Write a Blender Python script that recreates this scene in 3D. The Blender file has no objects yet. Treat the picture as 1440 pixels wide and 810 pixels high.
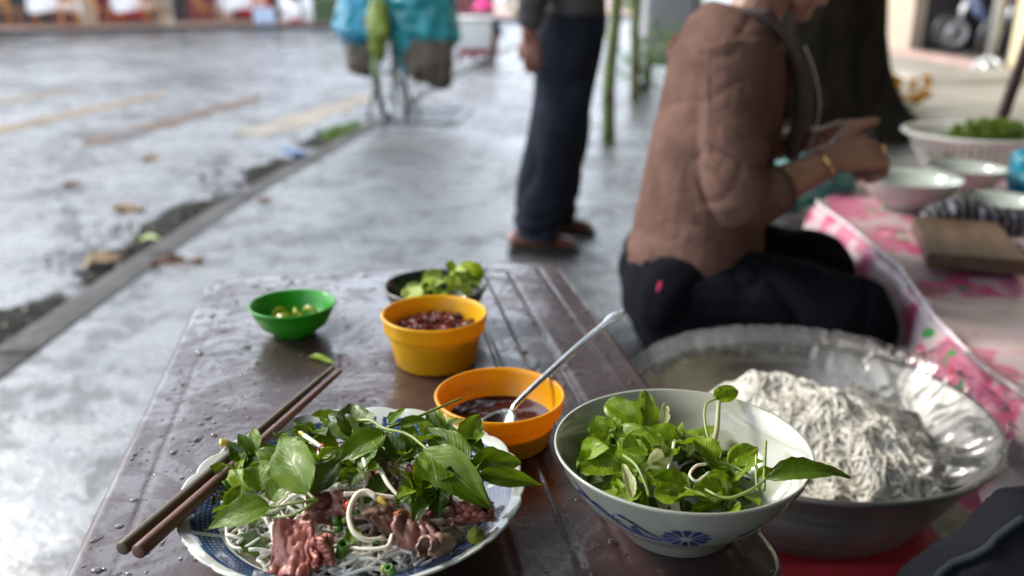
import bpy, bmesh, math, random
import numpy as np
from mathutils import Vector, Matrix, noise as mnoise

S = bpy.context.scene
COL = S.collection
R = math.radians

# ------------------------------------------------------------------ camera
cam_d = bpy.data.cameras.new('camera')
cam = bpy.data.objects.new('camera', cam_d)
COL.objects.link(cam)
cam.location = (0, 0, 0.95)
cam.rotation_euler = (R(90 - 18.57), 0, 0)
cam_d.sensor_width = 36
cam_d.lens = 31.25
cam_d.clip_start = 0.02
cam_d.clip_end = 600
cam_d.dof.use_dof = True
cam_d.dof.focus_distance = 0.72
cam_d.dof.aperture_fstop = 3.4
S.camera = cam

# ------------------------------------------------------------------ sky, sun, exposure
SUN_EL, SUN_AZ = 36.0, -66.0          # degrees; azimuth from straight ahead, minus = left
w = bpy.data.worlds.new('World')
S.world = w
w.use_nodes = True
wn = w.node_tree
wn.nodes.clear()
wo = wn.nodes.new('ShaderNodeOutputWorld')
wb = wn.nodes.new('ShaderNodeBackground')
sky = wn.nodes.new('ShaderNodeTexSky')
sky.sky_type = 'NISHITA'
sky.sun_disc = False
sky.sun_elevation = R(SUN_EL)
sky.sun_rotation = R(SUN_AZ)
sky.air_density = 1.0
sky.dust_density = 2.0
sky.ozone_density = 1.0
hs = wn.nodes.new('ShaderNodeHueSaturation')
hs.inputs['Saturation'].default_value = 0.42     # a thin white overcast over the blue
wn.links.new(sky.outputs[0], hs.inputs['Color'])
# an even, slightly broken cloud layer in front of it
wc = wn.nodes.new('ShaderNodeTexCoord')
wt = wn.nodes.new('ShaderNodeTexNoise')
wt.inputs['Scale'].default_value = 3.0
wt.inputs['Detail'].default_value = 5
wn.links.new(wc.outputs['Generated'], wt.inputs['Vector'])
wr = wn.nodes.new('ShaderNodeMix'); wr.data_type = 'RGBA'
wn.links.new(wt.outputs[0], wr.inputs[0])
wr.inputs[6].default_value = (6.9, 7.9, 9.5, 1)
wr.inputs[7].default_value = (11.6, 12.6, 14.0, 1)
wm = wn.nodes.new('ShaderNodeMix'); wm.data_type = 'RGBA'
wm.inputs[0].default_value = 0.74
wn.links.new(hs.outputs[0], wm.inputs[6])
wn.links.new(wr.outputs[2], wm.inputs[7])
wn.links.new(wm.outputs[2], wb.inputs['Color'])
wb.inputs['Strength'].default_value = 0.13
wn.links.new(wb.outputs[0], wo.inputs['Surface'])

sun_d = bpy.data.lights.new('sun', 'SUN')
sun_d.energy = 2.0
sun_d.angle = R(13)
sun_d.color = (1.0, 0.93, 0.82)
sun = bpy.data.objects.new('sun', sun_d)
COL.objects.link(sun)
_d = Vector((math.sin(R(SUN_AZ)) * math.cos(R(SUN_EL)), math.cos(R(SUN_AZ)) * math.cos(R(SUN_EL)), math.sin(R(SUN_EL))))
sun.rotation_euler = _d.to_track_quat('Z', 'Y').to_euler()

S.view_settings.view_transform = 'Standard'
S.view_settings.look = 'None'
S.view_settings.exposure = 1.15
S.view_settings.gamma = 1.0
S.view_settings.use_curve_mapping = False
S.render.engine = 'CYCLES'
S.cycles.use_denoising = True
S.cycles.max_bounces = 8
S.cycles.transparent_max_bounces = 16
S.cycles.sample_clamp_indirect = 6.0
S.cycles.caustics_reflective = False
S.cycles.caustics_refractive = False

# ------------------------------------------------------------------ node helpers
class Graph:
    def __init__(s, name):
        s.mat = bpy.data.materials.new(name)
        s.mat.use_nodes = True
        s.nt = s.mat.node_tree
        s.nt.nodes.clear()
        s.out = s.nt.nodes.new('ShaderNodeOutputMaterial')
        s.tc = s.nt.nodes.new('ShaderNodeTexCoord')
        s.obj = s.tc.outputs['Object']
        s.uv = s.tc.outputs['UV']
    def new(s, t, **kw):
        n = s.nt.nodes.new(t)
        for k, v in kw.items():
            setattr(n, k, v)
        return n
    def put(s, sock, v):
        if v is None:
            return
        if isinstance(v, bpy.types.NodeSocket):
            s.nt.links.new(v, sock)
        elif sock.type == 'RGBA' and isinstance(v, (tuple, list)) and len(v) == 3:
            sock.default_value = (*v, 1)
        else:
            sock.default_value = v
    def noise(s, scale, detail=4, rough=.55, vec=None, dist=0):
        n = s.new('ShaderNodeTexNoise')
        s.put(n.inputs['Vector'], vec or s.obj)
        n.inputs['Scale'].default_value = scale
        n.inputs['Detail'].default_value = detail
        n.inputs['Roughness'].default_value = rough
        n.inputs['Distortion'].default_value = dist
        return n.outputs[0]
    def voro(s, scale, feature='F1', out=0, vec=None):
        n = s.new('ShaderNodeTexVoronoi', feature=feature)
        s.put(n.inputs['Vector'], vec or s.obj)
        n.inputs['Scale'].default_value = scale
        return n.outputs[out]
    def mapv(s, scale=(1, 1, 1), rot=(0, 0, 0), loc=(0, 0, 0), vec=None):
        n = s.new('ShaderNodeMapping')
        s.put(n.inputs['Vector'], vec or s.obj)
        n.inputs['Scale'].default_value = scale
        n.inputs['Rotation'].default_value = rot
        n.inputs['Location'].default_value = loc
        return n.outputs[0]
    def rng(s, v, a, b, c=0., d=1., smooth=True):
        n = s.new('ShaderNodeMapRange')
        n.interpolation_type = 'SMOOTHSTEP' if smooth else 'LINEAR'
        s.put(n.inputs[0], v)
        for i, x in enumerate((a, b, c, d)):
            s.put(n.inputs[i + 1], x)
        return n.outputs[0]
    def math(s, op, a, b=None, c=None):
        n = s.new('ShaderNodeMath', operation=op)
        s.put(n.inputs[0], a)
        s.put(n.inputs[1], b)
        s.put(n.inputs[2], c)
        return n.outputs[0]
    def mix(s, f, a, b, mode='MIX'):
        n = s.new('ShaderNodeMix', data_type='RGBA', blend_type=mode)
        s.put(n.inputs[0], f)
        s.put(n.inputs[6], a)
        s.put(n.inputs[7], b)
        return n.outputs[2]
    def sep(s, v):
        n = s.new('ShaderNodeSeparateXYZ')
        s.put(n.inputs[0], v)
        return n.outputs
    def bump(s, h, strength=.5, dist=.01, normal=None):
        n = s.new('ShaderNodeBump')
        n.inputs['Strength'].default_value = strength
        n.inputs['Distance'].default_value = dist
        s.put(n.inputs['Height'], h)
        s.put(n.inputs['Normal'], normal)
        return n.outputs[0]
    def bsdf(s, **kw):
        n = s.new('ShaderNodeBsdfPrincipled')
        for k, v in kw.items():
            s.put(n.inputs[k.replace('_', ' ')], v)
        return n.outputs[0]
    def done(s, shader):
        s.nt.links.new(shader, s.out.inputs['Surface'])
        return s.mat

def sheen_of(c, k):
    return tuple(min(1, x * k) for x in c)

def mat_plain(name, c, rough=.5, vary=.25, vscale=8, bump=0, bscale=60, metal=0, spec=.5, coat=0, sss=0, c2=None, trans=0, bdist=.002):
    """one colour with uneven tone, fine relief and uneven gloss"""
    g = Graph(name)
    n = g.noise(vscale, 5)
    col = g.mix(g.rng(n, .3, .7), sheen_of(c, 1 - vary), c2 or sheen_of(c, 1 + vary))
    r = g.rng(g.noise(vscale * 2.3, 3), .3, .7, max(.02, rough - .08), min(1, rough + .1))
    kw = dict(Base_Color=col, Roughness=r, Metallic=metal, Specular_IOR_Level=spec, Coat_Weight=coat, Coat_Roughness=.12)
    if sss:
        kw.update(Subsurface_Weight=sss, Subsurface_Radius=(.01, .006, .004), Subsurface_Scale=.5)
    if trans:
        kw.update(Transmission_Weight=trans)
    if bump:
        kw['Normal'] = g.bump(g.noise(bscale, 5), bump, bdist)
    return g.done(g.bsdf(**kw))

# ------------------------------------------------------------------ mesh helpers
def link(o, parent=None):
    COL.objects.link(o)
    if parent is not None:
        o.parent = parent
    return o

def mesh(name, V, Fc, mat, parent=None, smooth=True, uv=None, mats=None, mi=None, loc=None):
    me = bpy.data.meshes.new(name)
    me.from_pydata([tuple(v) for v in V], [], Fc)
    if uv is not None:
        l = me.uv_layers.new(name='UVMap')
        li = np.empty(len(me.loops), dtype=np.int32)
        me.loops.foreach_get('vertex_index', li)
        l.data.foreach_set('uv', np.asarray(uv, dtype=np.float32)[li].ravel())
    me.materials.append(mat)
    for m in (mats or []):
        me.materials.append(m)
    if mi is not None:
        me.polygons.foreach_set('material_index', mi)
    if smooth:
        me.polygons.foreach_set('use_smooth', [True] * len(me.polygons))
    me.update()
    o = bpy.data.objects.new(name, me)
    if loc is not None:
        o.location = loc
    return link(o, parent)

def tag(o, label=None, cat=None, group=None, kind=None):
    if label: o['label'] = label
    if cat: o['category'] = cat
    if group: o['group'] = group
    if kind: o['kind'] = kind
    return o

def thing(name, label, cat, loc=(0, 0, 0), rz=0, group=None):
    o = bpy.data.objects.new(name, None)
    o.location = loc
    o.rotation_euler = (0, 0, rz)
    o.empty_display_size = .05
    link(o)
    return tag(o, label, cat, group)

def copy_tree(o, parent=None):
    c = o.copy()
    link(c)
    c.parent = parent
    for ch in list(o.children):
        copy_tree(ch, c)
    return c

class MB:
    """collects shapes for one mesh"""
    def __init__(s):
        s.V, s.F, s.U = [], [], []
    def add(s, V, Fc, U=None):
        b = len(s.V)
        s.V += [tuple(v) for v in V]
        s.F += [tuple(i + b for i in f) for f in Fc]
        s.U += list(U) if U is not None else [(0, 0)] * len(V)
        return s
    def box(s, c, h, rz=0, rx=0, ry=0, bev=0.0):
        """box centre c, half sizes h, chamfered edges"""
        b = min(bev, min(h) * .49)
        M = Matrix.Rotation(rz, 3, 'Z') @ Matrix.Rotation(ry, 3, 'Y') @ Matrix.Rotation(rx, 3, 'X')
        if b <= 0:
            vs = [Vector((x * h[0], y * h[1], z * h[2])) for z in (-1, 1) for y in (-1, 1) for x in (-1, 1)]
            fs = [(0, 2, 3, 1), (4, 5, 7, 6), (0, 1, 5, 4), (2, 6, 7, 3), (0, 4, 6, 2), (1, 3, 7, 5)]
        else:
            bm = bmesh.new()
            bmesh.ops.create_cube(bm, size=2)
            for v in bm.verts:
                v.co = Vector((v.co.x * h[0], v.co.y * h[1], v.co.z * h[2]))
            bmesh.ops.bevel(bm, geom=bm.edges[:], offset=b, segments=2, affect='EDGES', profile=.6)
            bm.verts.index_update()
            vs = [v.co.copy() for v in bm.verts]
            fs = [tuple(v.index for v in f.verts) for f in bm.faces]
            bm.free()
        return s.add([M @ v + Vector(c) for v in vs], fs)
    def lathe(s, prof, n=48, c=(0, 0, 0), wave=None):
        """prof: list of (r,z); wave(theta,r,z)->(r,z) may reshape it"""
        V, Fc, U = [], [], []
        m = len(prof)
        for i in range(n):
            th = 2 * math.pi * i / n
            for j, (r, z) in enumerate(prof):
                if wave:
                    r, z = wave(th, r, z)
                V.append((c[0] + r * math.cos(th), c[1] + r * math.sin(th), c[2] + z))
                U.append((i / n, j / (m - 1)))
        for i in range(n):
            k = (i + 1) % n
            for j in range(m - 1):
                Fc.append((i * m + j, k * m + j, k * m + j + 1, i * m + j + 1))
        return s.add(V, Fc, U)
    def tube(s, pts, rad, n=8, cap=True, side=None, rb=None, spin=0):
        """tube along pts; rad number or list; rb: second radius list for oval rings"""
        pts = [Vector(p) for p in pts]
        m = len(pts)
        ra = [rad] * m if isinstance(rad, (int, float)) else list(rad)
        rb = ra if rb is None else ([rb] * m if isinstance(rb, (int, float)) else list(rb))
        T = []
        for i in range(m):
            t = pts[min(i + 1, m - 1)] - pts[max(i - 1, 0)]
            T.append(t.normalized() if t.length > 1e-9 else Vector((0, 0, 1)))
        a = Vector(side) if side is not None else (Vector((0, 0, 1)) if abs(T[0].z) < .9 else Vector((1, 0, 0)))
        base = a.copy()
        V, Fc, U = [], [], []
        for i in range(m):
            if side is not None:
                a = base
            a = a - T[i] * a.dot(T[i])
            if a.length < 1e-6:
                a = T[i].orthogonal()
            a.normalize()
            b = T[i].cross(a)
            for k in range(n):
                th = 2 * math.pi * k / n + spin
                V.append(pts[i] + a * (ra[i] * math.cos(th)) + b * (rb[i] * math.sin(th)))
                U.append((i / max(1, m - 1), k / n))
        for i in range(m - 1):
            for k in range(n):
                k2 = (k + 1) % n
                Fc.append((i * n + k, i * n + k2, (i + 1) * n + k2, (i + 1) * n + k))
        if cap:
            Fc.append(tuple(reversed(range(n))))
            Fc.append(tuple((m - 1) * n + k for k in range(n)))
        return s.add(V, Fc, U)
    def blob(s, pts, ra, rb=None, side=None, n=16):
        """closed tube with rounded ends for bodies"""
        pts = [Vector(p) for p in pts]
        ra = list(ra)
        rb = list(rb) if rb else list(ra)
        t0 = (pts[0] - pts[1]).normalized()
        t1 = (pts[-1] - pts[-2]).normalized()
        P0, A0, B0, P1, A1, B1 = [], [], [], [], [], []
        for k in (80, 55, 30):
            q = R(k)
            e0 = min(ra[0], rb[0]); e1 = min(ra[-1], rb[-1])
            P0.append(pts[0] + t0 * e0 * math.sin(q) * .9); A0.append(ra[0] * math.cos(q)); B0.append(rb[0] * math.cos(q))
            P1.append(pts[-1] + t1 * e1 * math.sin(q) * .9); A1.append(ra[-1] * math.cos(q)); B1.append(rb[-1] * math.cos(q))
        return s.tube(P0 + pts + P1[::-1], A0 + ra + A1[::-1], n, True, side, B0 + rb + B1[::-1])
    def sphere(s, c, r, n=12, m=8):
        r = (r, r, r) if isinstance(r, (int, float)) else r
        V, Fc = [(c[0], c[1], c[2] - r[2])], []
        for j in range(1, m):
            ph = -math.pi / 2 + math.pi * j / m
            for i in range(n):
                th = 2 * math.pi * i / n
                V.append((c[0] + r[0] * math.cos(ph) * math.cos(th), c[1] + r[1] * math.cos(ph) * math.sin(th), c[2] + r[2] * math.sin(ph)))
        V.append((c[0], c[1], c[2] + r[2]))
        for i in range(n):
            Fc.append((0, 1 + (i + 1) % n, 1 + i))
            for j in range(m - 2):
                a = 1 + j * n
                Fc.append((a + i, a + (i + 1) % n, a + n + (i + 1) % n, a + n + i))
            Fc.append((len(V) - 1, 1 + (m - 2) * n + i, 1 + (m - 2) * n + (i + 1) % n))
        return s.add(V, Fc)
    def build(s, name, mat, parent=None, smooth=True, loc=None, **kw):
        return mesh(name, s.V, s.F, mat, parent, smooth, uv=s.U, loc=loc, **kw)
    def remeshed(s, name, mat, parent=None, voxel=.008, smooth=6, disp=None):
        """weld the collected volumes into one continuous skin"""
        me = bpy.data.meshes.new('tmp')
        me.from_pydata(s.V, [], s.F)
        t = bpy.data.objects.new('tmp', me)
        COL.objects.link(t)
        r = t.modifiers.new('r', 'REMESH'); r.mode = 'VOXEL'; r.voxel_size = voxel
        q = t.modifiers.new('s', 'SMOOTH'); q.factor = .5; q.iterations = smooth
        dg = bpy.context.evaluated_depsgraph_get()
        m2 = bpy.data.meshes.new_from_object(t.evaluated_get(dg))
        bpy.data.objects.remove(t)
        bpy.data.meshes.remove(me)
        m2.name = name
        if disp:
            k = len(m2.vertices)
            co = np.empty(k * 3); m2.vertices.foreach_get('co', co); co = co.reshape(-1, 3)
            no = np.empty(k * 3); m2.vertices.foreach_get('normal', no); no = no.reshape(-1, 3)
            d = np.array([disp(Vector(c), Vector(nn)) for c, nn in zip(co, no)])
            m2.vertices.foreach_set('co', (co + no * d[:, None]).ravel())
        m2.materials.clear()
        m2.materials.append(mat)
        m2.polygons.foreach_set('use_smooth', [True] * len(m2.polygons))
        m2.update()
        o = bpy.data.objects.new(name, m2)
        return link(o, parent)

def curve(pts, n=24):
    """smooth path through the given points"""
    P = [Vector(p) for p in pts]
    if len(P) < 3:
        return [P[0].lerp(P[-1], i / n) for i in range(n + 1)]
    P = [P[0] * 2 - P[1]] + P + [P[-1] * 2 - P[-2]]
    out = []
    seg = len(P) - 3
    for i in range(n + 1):
        u = i / n * seg
        k = min(int(u), seg - 1)
        t = u - k
        a, b, c, d = P[k:k + 4]
        out.append(.5 * ((2 * b) + (c - a) * t + (2 * a - 5 * b + 4 * c - d) * t * t + (3 * b - a - 3 * c + d) * t ** 3))
    return out

def lerp(a, b, t):
    return a + (b - a) * t

def nz(p, s=1.0, seed=0):
    return mnoise.noise(Vector((p[0] * s + seed * 7.3, p[1] * s - seed * 3.1, p[2] * s + seed)))


# ================================================================== materials of the setting
def wet_ground(name, dark, light, stain, grain_scale, patch_scale, coat_ior, bare_w, bare_s):
    """stony ground under a broken film of rain water"""
    g = Graph(name)
    big = g.noise(patch_scale, 6, .62, dist=.7)
    mid = g.noise(6.5, 6, .68)
    fine = g.noise(grain_scale, 5, .75)
    grain = g.noise(grain_scale * 2.6, 3, .7)
    pool = g.rng(g.math('ADD', g.math('MULTIPLY', big, .62), g.math('MULTIPLY', mid, .38)), .43, .58)
    bare = g.rng(g.math('ADD', g.math('MULTIPLY', g.noise(patch_scale * 3.2, 7, .72, g.mapv(loc=(5, 3, 0)), .8), .55), g.math('MULTIPLY', g.noise(bare_s, 6, .72, g.mapv(loc=(2, 8, 0))), .45)), .47, .58)
    col = g.mix(g.rng(fine, .3, .7), dark, light)
    col = g.mix(g.rng(g.noise(1.7, 5, .65), .54, .68), col, stain)
    col = g.mix(g.math('MULTIPLY', bare, .7), col, sheen_of(dark, .8))
    grit = g.math('ADD', g.math('MULTIPLY', fine, .6), g.math('MULTIPLY', grain, .5))
    rough_n = g.bump(grit, .7, .008)
    swell = g.bump(g.math('ADD', mid, g.math('ADD', g.math('MULTIPLY', fine, .5), g.math('MULTIPLY', grain, .22))), .42, .018)
    speck = g.rng(g.math('ADD', g.math('MULTIPLY', fine, .5), g.math('MULTIPLY', grain, .5)), .46, .60)
    film = g.math('SUBTRACT', 1.0, g.math('MULTIPLY', speck, .55))
    weight = g.math('MULTIPLY', g.math('MAXIMUM', pool, film), g.rng(bare, 0, 1, 1, bare_w))
    return g.done(g.bsdf(Base_Color=col, Roughness=.65, Specular_IOR_Level=.25, Normal=rough_n, Coat_Weight=weight, Coat_IOR=coat_ior,
                         Coat_Roughness=g.rng(pool, 0, 1, .30, .09), Coat_Normal=swell))

M_ROAD = wet_ground('wet_asphalt', (.016, .017, .020), (.055, .056, .06), (.035, .03, .026), 42, .6, 3.1, .30, 16)
M_PAVE = wet_ground('wet_concrete', (.028, .029, .032), (.085, .085, .084), (.035, .036, .028), 55, .8, 3.4, .50, 11)
M_KERB = mat_plain('kerb_concrete', (.055, .052, .05), .7, .35, 9, .5, 90, spec=.3)
M_OCHRE = mat_plain('worn_ochre_paint', (.19, .135, .08), .7, .3, 6, .5, 70, spec=.25)
M_MUD = mat_plain('brown_silt', (.10, .06, .04), .7, .4, 4, .5, 40, spec=.25)
M_TILE = mat_plain('terracotta_paving', (.36, .22, .17), .6, .25, 2, .3, 20)
M_WALLT = mat_plain('tan_plaster', (.50, .40, .31), .8, .1, 2, .2, 30)
M_WALLC = mat_plain('cream_plaster', (.72, .63, .40), .8, .07, 2, .2, 30)
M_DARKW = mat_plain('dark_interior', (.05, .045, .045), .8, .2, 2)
M_MAROON = mat_plain('maroon_paint', (.17, .045, .05), .6, .25, 1)
M_STEP = mat_plain('pink_threshold', (.45, .30, .26), .5, .15, 3)
M_DRY = mat_plain('worn_grey_paving', (.30, .28, .24), .55, .2, 1.5, .4, 40)
M_STEEL = mat_plain('galvanised_steel', (.62, .63, .65), .32, .12, 5, metal=.85)
M_BLACK = mat_plain('black_plastic', (.015, .015, .016), .4, .3, 10)
M_BLACKM = mat_plain('black_metal', (.03, .03, .03), .35, .3, 10, metal=.5)
M_GRATE = mat_plain('wet_iron', (.045, .045, .05), .3, .3, 12, .3, 80, metal=.6, coat=.4)
M_WHITEP = mat_plain('white_paint', (.78, .78, .77), .4, .06, 6)
M_WHITEC = mat_plain('white_cloth', (.80, .80, .82), .8, .06, 6)
M_ORWOOD = mat_plain('orange_wood', (.48, .19, .035), .4, .25, 9, coat=.3)
M_RED = mat_plain('red_plastic', (.38, .025, .035), .35, .15, 8)

def interp(tab, y):
    for (a, xa), (b, xb) in zip(tab, tab[1:]):
        if y <= b:
            t = (y - a) / (b - a)
            return xa + (xb - xa) * t
    return tab[-1][1]

KT = [(-4, -1.46), (2.3, -1.44), (3.5, -1.41), (4.35, -1.36), (5, -1.28), (6.5, -1.11), (8.5, -.93), (10.8, -.70), (13.2, -.42), (15.6, -.10), (19, .65), (24, 2.3), (32, 6), (46, 15)]
ROAD_Z = -.085

# ------------------------------------------------------------------ road: one sheet to the horizon
V = [(-260, -120, ROAD_Z), (260, -120, ROAD_Z), (260, 420, ROAD_Z), (-260, 420, ROAD_Z)]
tag(mesh('road', V, [(0, 1, 2, 3)], M_ROAD, smooth=False), kind='structure')

# ------------------------------------------------------------------ pavement on the right of the kerb
ys = [-4 + i * .5 for i in range(101)]
V, Fc = [], []
for y in ys:
    V += [(interp(KT, y) + .13, y, 0), (interp(KT, y) + 32, y, 0)]
for i in range(len(ys) - 1):
    Fc.append((2 * i, 2 * i + 1, 2 * i + 3, 2 * i + 2))
pave = tag(mesh('pavement', V, Fc, M_PAVE, smooth=False), kind='structure')
# kerb stones, each its own piece
rk = random.Random(4)
y = .3
while y < 30:
    L = .98
    x0, x1 = interp(KT, y), interp(KT, y + L)
    b = MB()
    ang = math.atan2(x1 - x0, L)
    b.box((0, 0, 0), (.065, L / 2 - .006, .07), bev=.012)
    k = b.build('kerb_stone', M_KERB, pave)
    k.location = ((x0 + x1) / 2 + .065, y + L / 2, -.066 + rk.uniform(-.002, .003))
    k.rotation_euler = (0, 0, -ang)
    y += L
# dry worn paving near the houses
mesh('forecourt_paving', [(3.35, 5.6, .004), (6.0, 3.0, .004), (6.0, 16.5, .004), (3.9, 16.5, .004), (3.2, 9, .004)], [(0, 1, 2, 3, 4)], M_DRY, pave, smooth=False)

# silt and leaf litter in the gutter, low mounds
def patch(name, cx, cy, rx, ry, z, h, mat, seed, rz=0, parent=None, n=30):
    V, Fc = [(0, 0, h)], []
    for j in (1, 2, 3):
        for i in range(n):
            th = 2 * math.pi * i / n
            k = j / 3 * (1 + .38 * nz((math.cos(th) * 1.6, math.sin(th) * 1.6, 0), 1.3, seed) + .14 * nz((math.cos(th), math.sin(th), 0), 5, seed))
            V.append((rx * k * math.cos(th), ry * k * math.sin(th), h * (1, .85, .5, 0)[j]))
    for i in range(n):
        q = (i + 1) % n
        Fc.append((0, 1 + i, 1 + q))
        for j in (0, 1):
            a = 1 + j * n
            Fc.append((a + i, a + n + i, a + n + q, a + q))
    o = mesh(name, V, Fc, mat, parent)
    o.location = (cx, cy, z)
    o.rotation_euler = (0, 0, rz)
    return o

M_LITTER_INLET = mat_plain('wet_gutter_litter', (.014, .014, .011), .8, .5, 14, .9, 45, spec=.1, bdist=.012)
for i, (cx, cy, rx, ry) in enumerate([(-1.52, 4.15, .20, .50), (-1.56, 3.45, .12, .3), (-1.62, 2.65, .20, .30), (-1.42, 5.3, .16, .42), (-1.28, 6.5, .2, .5), (-1.75, 2.25, .25, .3)]):  # first patch paints the shaded hole of the kerb inlet
    tag(patch('gutter_litter', cx, cy, rx, ry, ROAD_Z + .003 + i * .0005, .022, M_LITTER_INLET, i + 3), 'dark wet litter and moss lying in the gutter along the kerb', 'litter', 'gutter litter along the kerb', 'stuff')

# worn ochre marks on the road
def strip(name, a, b, wa, wb, z, mat, seed):
    a, b = Vector(a), Vector(b)
    d = (b - a).normalized()
    s = Vector((-d.y, d.x, 0))
    V, Fc = [], []
    n = 26
    for i in range(n + 1):
        p = a.lerp(b, i / n)
        wd = lerp(wa, wb, i / n)
        e = min(1, i / 2.5 + .15, (n - i) / 2.5 + .15)
        for q in (-1, 1):
            V.append((p + s * q * wd * e * (.5 + .22 * nz((i * .35, q * 3, 0), 1, seed))).to_tuple()[:2] + (z,))
    for i in range(n):
        Fc.append((2 * i, 2 * i + 1, 2 * i + 3, 2 * i + 2))
    o = mesh(name, V, Fc, mat, smooth=False)
    return tag(o, kind='structure')
strip('road_marking', (-4.1, 6.0, 0), (-3.62, 9.5, 0), .24, .2, ROAD_Z + .004, M_OCHRE, 1)
strip('road_marking', (-5.1, 7.6, 0), (-4.75, 9.9, 0), .22, .16, ROAD_Z + .004, M_OCHRE, 2)
strip('silt_streak', (-2.98, 6.2, 0), (-2.55, 9.2, 0), .34, .2, ROAD_Z + .004, M_MUD, 3)
strip('silt_streak', (-1.95, 6.6, 0), (-1.45, 9.4, 0), .45, .3, ROAD_Z + .004, mat_plain('pale_silt', (.19, .15, .10), .6, .35, 4, .5, 40, coat=.1), 5)
tag(patch('road_patch', -3.05, 6.75, .32, .22, ROAD_Z + .006, .004, mat_plain('fresh_tar', (.03, .022, .02), .5, .3, 9, .6, 60), 8), kind='structure')

# ------------------------------------------------------------------ far pavement across the road
FK = [(-40, 10), (-25, 15.2), (-11.5, 22.3), (-8.5, 24.3), (-5, 26.8), (0, 31), (8, 39), (20, 54)]
V, Fc = [], []
for x, y in FK:
    V += [(x, y, ROAD_Z), (x, y, .03), (x - .09, y + .16, .035), (x - 14, y + 26, .035)]
for i in range(len(FK) - 1):
    for j in range(3):
        a = 4 * i + j
        Fc.append((a, a + 4, a + 5, a + 1))
tag(mesh('far_pavement', V, Fc, M_TILE, smooth=False, mats=[M_KERB], mi=[1, 1, 0] * (len(FK) - 1)), kind='structure')

# ------------------------------------------------------------------ restaurant front across the road
fb = thing('restaurant_building', 'maroon restaurant front with pale columns across the road', 'building', (-9.0, 28.2, .035), math.atan2(2.5, 3.5))
MB().box((0, 1.2, 1.25), (11, .12, 1.25)).build('wall', M_MAROON, fb, False)
MB().box((0, .6, 2.57), (11, .9, .07), bev=.02).build('roof', M_DARKW, fb, False)
for x in (-7.2, -3.4, .6, 4.6, 8.4):
    MB().box((x, .95, 1.25), (.22, .13, 1.25), bev=.02).build('column', M_WALLT, fb, False)
for x in (-9, -5.2, -1.4, 2.6, 6.5):
    d = MB().box((x, 1.06, 1.2), (.85, .03, 1.2)).build('door', M_DARKW, fb, False)
    MB().box((x, 1.02, 1.45), (.75, .015, .75)).build('pane', mat_plain('dark_glass', (.03, .035, .04), .12, .2, 2), d, False)
for x in (-6.3, -2.3, 1.6):
    MB().box((x, .98, .55), (.5, .03, .45)).build('panel', M_RED, fb, False)

# ------------------------------------------------------------------ house on the right with the open garage door
hb = thing('house', 'house with cream and tan plaster and an open garage doorway', 'building', (6.15, 0, 0))
def wallbox(name, y0, y1, z0, z1, mat, x=.12):
    return MB().box((x, (y0 + y1) / 2, (z0 + z1) / 2), (.12, (y1 - y0) / 2, (z1 - z0) / 2), bev=.01).build(name, mat, hb, False)
wallbox('wall', -3, 11.35, 0, 5.4, M_WALLC)
wallbox('wall', 14.25, 24, 0, 5.4, M_WALLT)
wallbox('lintel', 11.35, 14.25, 2.75, 5.4, M_WALLT)
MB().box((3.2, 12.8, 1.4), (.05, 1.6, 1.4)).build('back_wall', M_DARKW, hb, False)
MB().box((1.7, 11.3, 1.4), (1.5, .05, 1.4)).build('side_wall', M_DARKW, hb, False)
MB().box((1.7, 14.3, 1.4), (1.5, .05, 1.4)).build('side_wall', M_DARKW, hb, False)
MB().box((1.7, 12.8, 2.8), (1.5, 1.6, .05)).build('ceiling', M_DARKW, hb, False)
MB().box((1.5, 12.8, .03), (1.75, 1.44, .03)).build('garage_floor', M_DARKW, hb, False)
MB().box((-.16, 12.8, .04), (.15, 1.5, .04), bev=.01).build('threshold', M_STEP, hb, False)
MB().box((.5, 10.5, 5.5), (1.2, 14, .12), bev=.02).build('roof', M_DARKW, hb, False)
MB().box((.02, 8.6, 1.6), (.13, .5, .6), bev=.01).build('window', M_DARKW, hb, False)
rp = MB()
rp.add([(-.62, -.5, 0), (.62, -.5, 0), (.62, .5, 0), (-.62, .5, 0), (-.58, -.4, .05), (.60, -.4, .10), (.60, .45, .10), (-.58, .45, .05)],
       [(0, 1, 5, 4), (1, 2, 6, 5), (2, 3, 7, 6), (3, 0, 4, 7), (4, 5, 6, 7)])
tag(rp.build('ramp', M_DRY, None, False, loc=(5.0, 10.0, .006)), 'low sloping grey ramp in front of the garage doorway', 'ramp')

# upright steel post with a footed base by the doorway
po = thing('steel_post', 'bright steel post with clawed foot beside the garage doorway', 'post', (5.74, 11.0, .0))
MB().tube([(0, 0, .05), (0, 0, 2.6)], .055, 14).build('pole', M_STEEL, po)
MB().lathe([(0, 0), (.13, 0), (.13, .03), (.075, .06), (.07, .16), (.055, .18)], 20).build('base', M_STEEL, po)
for k in range(4):
    th = k * math.pi / 2 + .4
    MB().tube(curve([(0, 0, .14), (.1 * math.cos(th), .1 * math.sin(th), .14), (.19 * math.cos(th), .19 * math.sin(th), .06), (.22 * math.cos(th), .22 * math.sin(th), .015)], 8), .028, 8).build('foot', M_STEEL, po)

# ------------------------------------------------------------------ big street tree
def m_bark():
    g = Graph('bark')
    v = g.mapv((9, 9, 2.2))
    n = g.noise(1, 8, .7, v, .4)
    col = g.mix(g.rng(n, .3, .7), (.006, .005, .004), (.032, .025, .019))
    col = g.mix(g.rng(g.noise(3, 4), .6, .75), col, (.016, .022, .010))
    return g.done(g.bsdf(Base_Color=col, Roughness=.95, Specular_IOR_Level=.05, Normal=g.bump(n, .9, .03)))
M_BARK = m_bark()

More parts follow.
